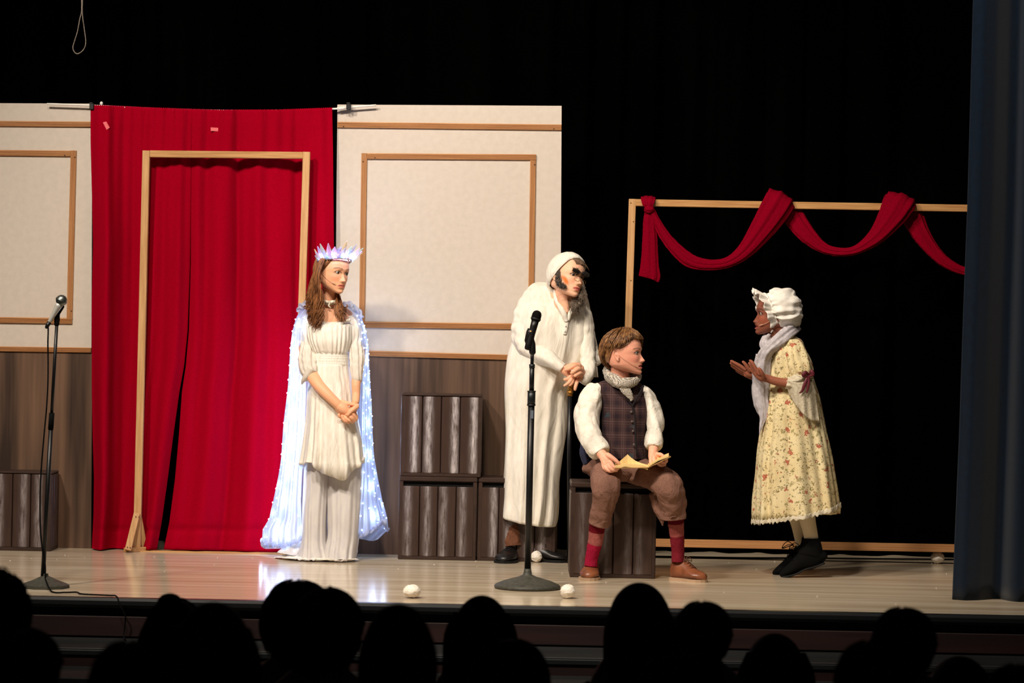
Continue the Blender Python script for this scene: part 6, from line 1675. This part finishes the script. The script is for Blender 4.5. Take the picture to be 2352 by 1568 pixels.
# one seated figure facing the stage; head centre at the origin
hs_ = head_surface(lh)
bodyp = [tube([(0, -.02, -.06), (0, -.03, -.14), (0, -.03, -.18)], [.055, .055, .062], n=16, round_ends=True), tube([(-.15, -.02, -.235), (0, -.03, -.20), (.15, -.02, -.235)], [.055, .075, .055], .06, n=16, round_ends=True, up=(0, 1, 0)),
         tube([(0, -.03, -.2), (0, -.04, -.35), (0, -.05, -.55), (0, -.03, -.66)], [.15, .165, .145, .165], [.09, .105, .105, .12], n=20, round_ends=True, up=(0, 1, 0))]
for s_ in (-1, 1):
    bodyp.append(tube([(s_ * .17, -.02, -.25), (s_ * .215, .0, -.42), (s_ * .19, .16, -.54), (s_ * .10, .28, -.54)], [.048, .042, .036, .03], n=12, round_ends=True, up=(0.1, 1, .1)))
    bodyp.append(tube([(s_ * .08, -.02, -.68), (s_ * .10, .2, -.68), (s_ * .10, .40, -.67)], [.08, .07, .058], n=12, round_ends=True, up=(1, 0, 0)))
    bodyp.append(tube([(s_ * .10, .41, -.68), (s_ * .10, .40, -.9), (s_ * .10, .38, -1.08), (s_ * .10, .38, -1.16)], [.055, .05, .04, .035], n=12, round_ends=True, up=(0, 1, 0)))
    bodyp.append(tube([(s_ * .10, .35, -1.16), (s_ * .10, .50, -1.17)], [.04, .035], n=10, round_ends=True, up=(1, 0, 0)))
Vb, Fb = remesh([(v, f) for v, f in hs_] + bodyp, .008)
cloth = (Vb[:, 2] < -.17)
def La(ph):
    a = abs(ph); return np.interp(a, [0, .7, 1.2, 1.8, math.pi], [.85, .95, 1.45, 2.1, 2.4])
shell = polar_shell(lh, La, .06)
S_short = join(shell, strands(lh, La, 420, 31, .012, (.04, .09), tips=.08, swirl=.4, a0=.6))
S_fuzzy = join(polar_shell(lh, La, .10), strands(lh, La, 700, 32, .009, (.08, .22), tips=.15, curl=1.2, a0=.5))
def long_hair(len_, wid, seed):
    r = np.random.RandomState(seed); out = [polar_shell(lh, La, .07)]
    V, F = tube(catmull([(0, -.01, .04), (0, -.03, -.03), (0, -.045, -.12), (0, -.06, -.12 - len_ * .5), (0, -.07, -.12 - len_)], 5), [.085, .088, .091, .093, .094, .095, .096, .098, .1, .1, .1, .1, .1, .1, .1, .1, .098, .09, .08, .07, .05][:21], .075, n=30, round_ends=False, fold=lambda TH, TT: 1 + .03 * np.sin(11 * TH + 3 * TT))
    V = V * np.array([wid, 1, 1]); out.append((V, F))
    for i in range(160):
        a = r.uniform(math.pi * .95, math.pi * 2.05); rx = .095 * wid * r.uniform(.95, 1.08)
        x0, y0 = rx * math.cos(a) , -.03 + .095 * math.sin(a)
        l_ = len_ * r.uniform(.8, 1.08)
        pts = [(x0 * .75, y0 * .8, .07), (x0, y0, 0), (x0 * 1.03, y0 - .005, -.1), (x0 * (1.0 + r.normal() * .05), y0 - .02, -.12 - l_ * .5), (x0 * (.9 + r.normal() * .08), y0 - .03, -.12 - l_)]
        out.append(tube(catmull(pts, 3), np.linspace(.005, .002, 13), n=5, up=(0, 1, 0)))
    return join(*out)
S_long = long_hair(.30, 1.0, 3)
S_wide = long_hair(.22, 1.16, 4)
S_bun = join(S_wide, (ellipsoid((-.02, -.045, .118), (.042, .042, .034), 20)[0] * 1.0, ellipsoid((0, 0, 0), (1, 1, 1), 20)[1]), strands(lh, La, 200, 34, .010, (.06, .10), tips=.05, a0=.6))
S_pony = join(S_short, *[tube(catmull([(0, -.09, .08), (r_ * .02, -.15, .09), (r_ * .03, -.17, .02), (r_ * .02, -.15, -.10)], 4), np.linspace(.018, .006, 13), n=7) for r_ in (-1, -.4, .3, 1)])
MESH = {}
def amesh(name, VF, m):
    me = bpy.data.meshes.new(name); me.from_pydata(np.asarray(VF[0]).tolist(), [], VF[1]); me.polygons.foreach_set('use_smooth', [True] * len(me.polygons)); me.materials.append(m); me.update(); return me
skin_F = [f for f in Fb if not all(cloth[i] for i in f)]; cl_F = [f for f in Fb if all(cloth[i] for i in f)]
def sub(V, F):
    ids = sorted({i for f in F for i in f}); mp_ = {a: b for b, a in enumerate(ids)}
    return V[ids], [tuple(mp_[i] for i in f) for f in F]
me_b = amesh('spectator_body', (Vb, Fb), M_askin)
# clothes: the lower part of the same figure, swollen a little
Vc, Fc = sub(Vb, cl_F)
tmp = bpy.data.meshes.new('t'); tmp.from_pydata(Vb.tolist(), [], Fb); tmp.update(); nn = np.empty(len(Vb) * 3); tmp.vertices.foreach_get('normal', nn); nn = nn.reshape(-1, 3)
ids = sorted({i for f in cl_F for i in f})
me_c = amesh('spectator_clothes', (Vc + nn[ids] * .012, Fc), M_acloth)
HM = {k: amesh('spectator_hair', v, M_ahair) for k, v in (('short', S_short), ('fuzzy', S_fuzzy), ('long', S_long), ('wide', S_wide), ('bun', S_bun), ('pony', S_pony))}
# px of head centre, py of hair top, half width px, style, yaw, label
AUD = [(-28, 1318, 93, 'fuzzy', 8, 'dark fuzzy-haired spectator in front of the slim microphone stand, cut by the left edge'),
       (62, 1438, 84, 'short', -5, 'dark-haired spectator low in the left corner, below the fuzzy-haired one'),
       (402, 1372, 80, 'bun', 12, 'spectator with a small bun, silhouetted below the door frame'),
       (492, 1378, 108, 'wide', -6, 'spectator with a broad dark head right of the one with the bun'),
       (300, 1466, 96, 'short', 6, 'spectator low in front, below the trailing microphone cable'),
       (686, 1326, 86, 'pony', 10, 'spectator with a tuft of hair, silhouetted left below the crowned woman'),
       (748, 1342, 92, 'short', -8, 'spectator with a parting, overlapping the tuft-haired one below the crowned woman'),
       (916, 1382, 84, 'long', 5, 'long-haired spectator silhouetted just below the leftmost stage-front snowball'),
       (1108, 1363, 78, 'wide', -5, 'long-haired spectator with a rounded head left below the round microphone base'),
       (1172, 1460, 92, 'short', 4, 'spectator low in front, below the round microphone base'),
       (1470, 1333, 76, 'long', 2, 'tall long-haired spectator silhouetted below the seated boy'),
       (1616, 1376, 68, 'short', -4, 'spectator with a small round head right of the tall long-haired one'),
       (1566, 1500, 94, 'fuzzy', 5, 'spectator at the bottom edge between the tall long-haired one and the round-headed one'),
       (1780, 1450, 84, 'wide', 3, 'spectator with a low dark head below the girl in the flowered dress'),
       (2078, 1390, 74, 'short', -6, 'spectator with a round head silhouetted left of the blue curtain foot'),
       (2004, 1466, 84, 'short', 8, 'spectator with a low head, left of the round-headed one by the blue curtain'),
       (2205, 1502, 96, 'wide', -3, 'spectator at the bottom edge below the foot of the blue curtain'),
       (2345, 1520, 88, 'short', 4, 'spectator in the lower right corner, mostly outside the picture')]
EWH = {'short': .095, 'fuzzy': .115, 'long': .098, 'wide': .113, 'bun': .113, 'pony': .095}
ROWS = [6.7, 5.8, 7.6, 5.8, 5.0, 7.6, 6.7, 5.8, 7.6, 6.7, 7.6, 6.7, 5.8, 7.6, 6.7, 5.8, 7.6, 5.8]          # seat rows, distance from the camera
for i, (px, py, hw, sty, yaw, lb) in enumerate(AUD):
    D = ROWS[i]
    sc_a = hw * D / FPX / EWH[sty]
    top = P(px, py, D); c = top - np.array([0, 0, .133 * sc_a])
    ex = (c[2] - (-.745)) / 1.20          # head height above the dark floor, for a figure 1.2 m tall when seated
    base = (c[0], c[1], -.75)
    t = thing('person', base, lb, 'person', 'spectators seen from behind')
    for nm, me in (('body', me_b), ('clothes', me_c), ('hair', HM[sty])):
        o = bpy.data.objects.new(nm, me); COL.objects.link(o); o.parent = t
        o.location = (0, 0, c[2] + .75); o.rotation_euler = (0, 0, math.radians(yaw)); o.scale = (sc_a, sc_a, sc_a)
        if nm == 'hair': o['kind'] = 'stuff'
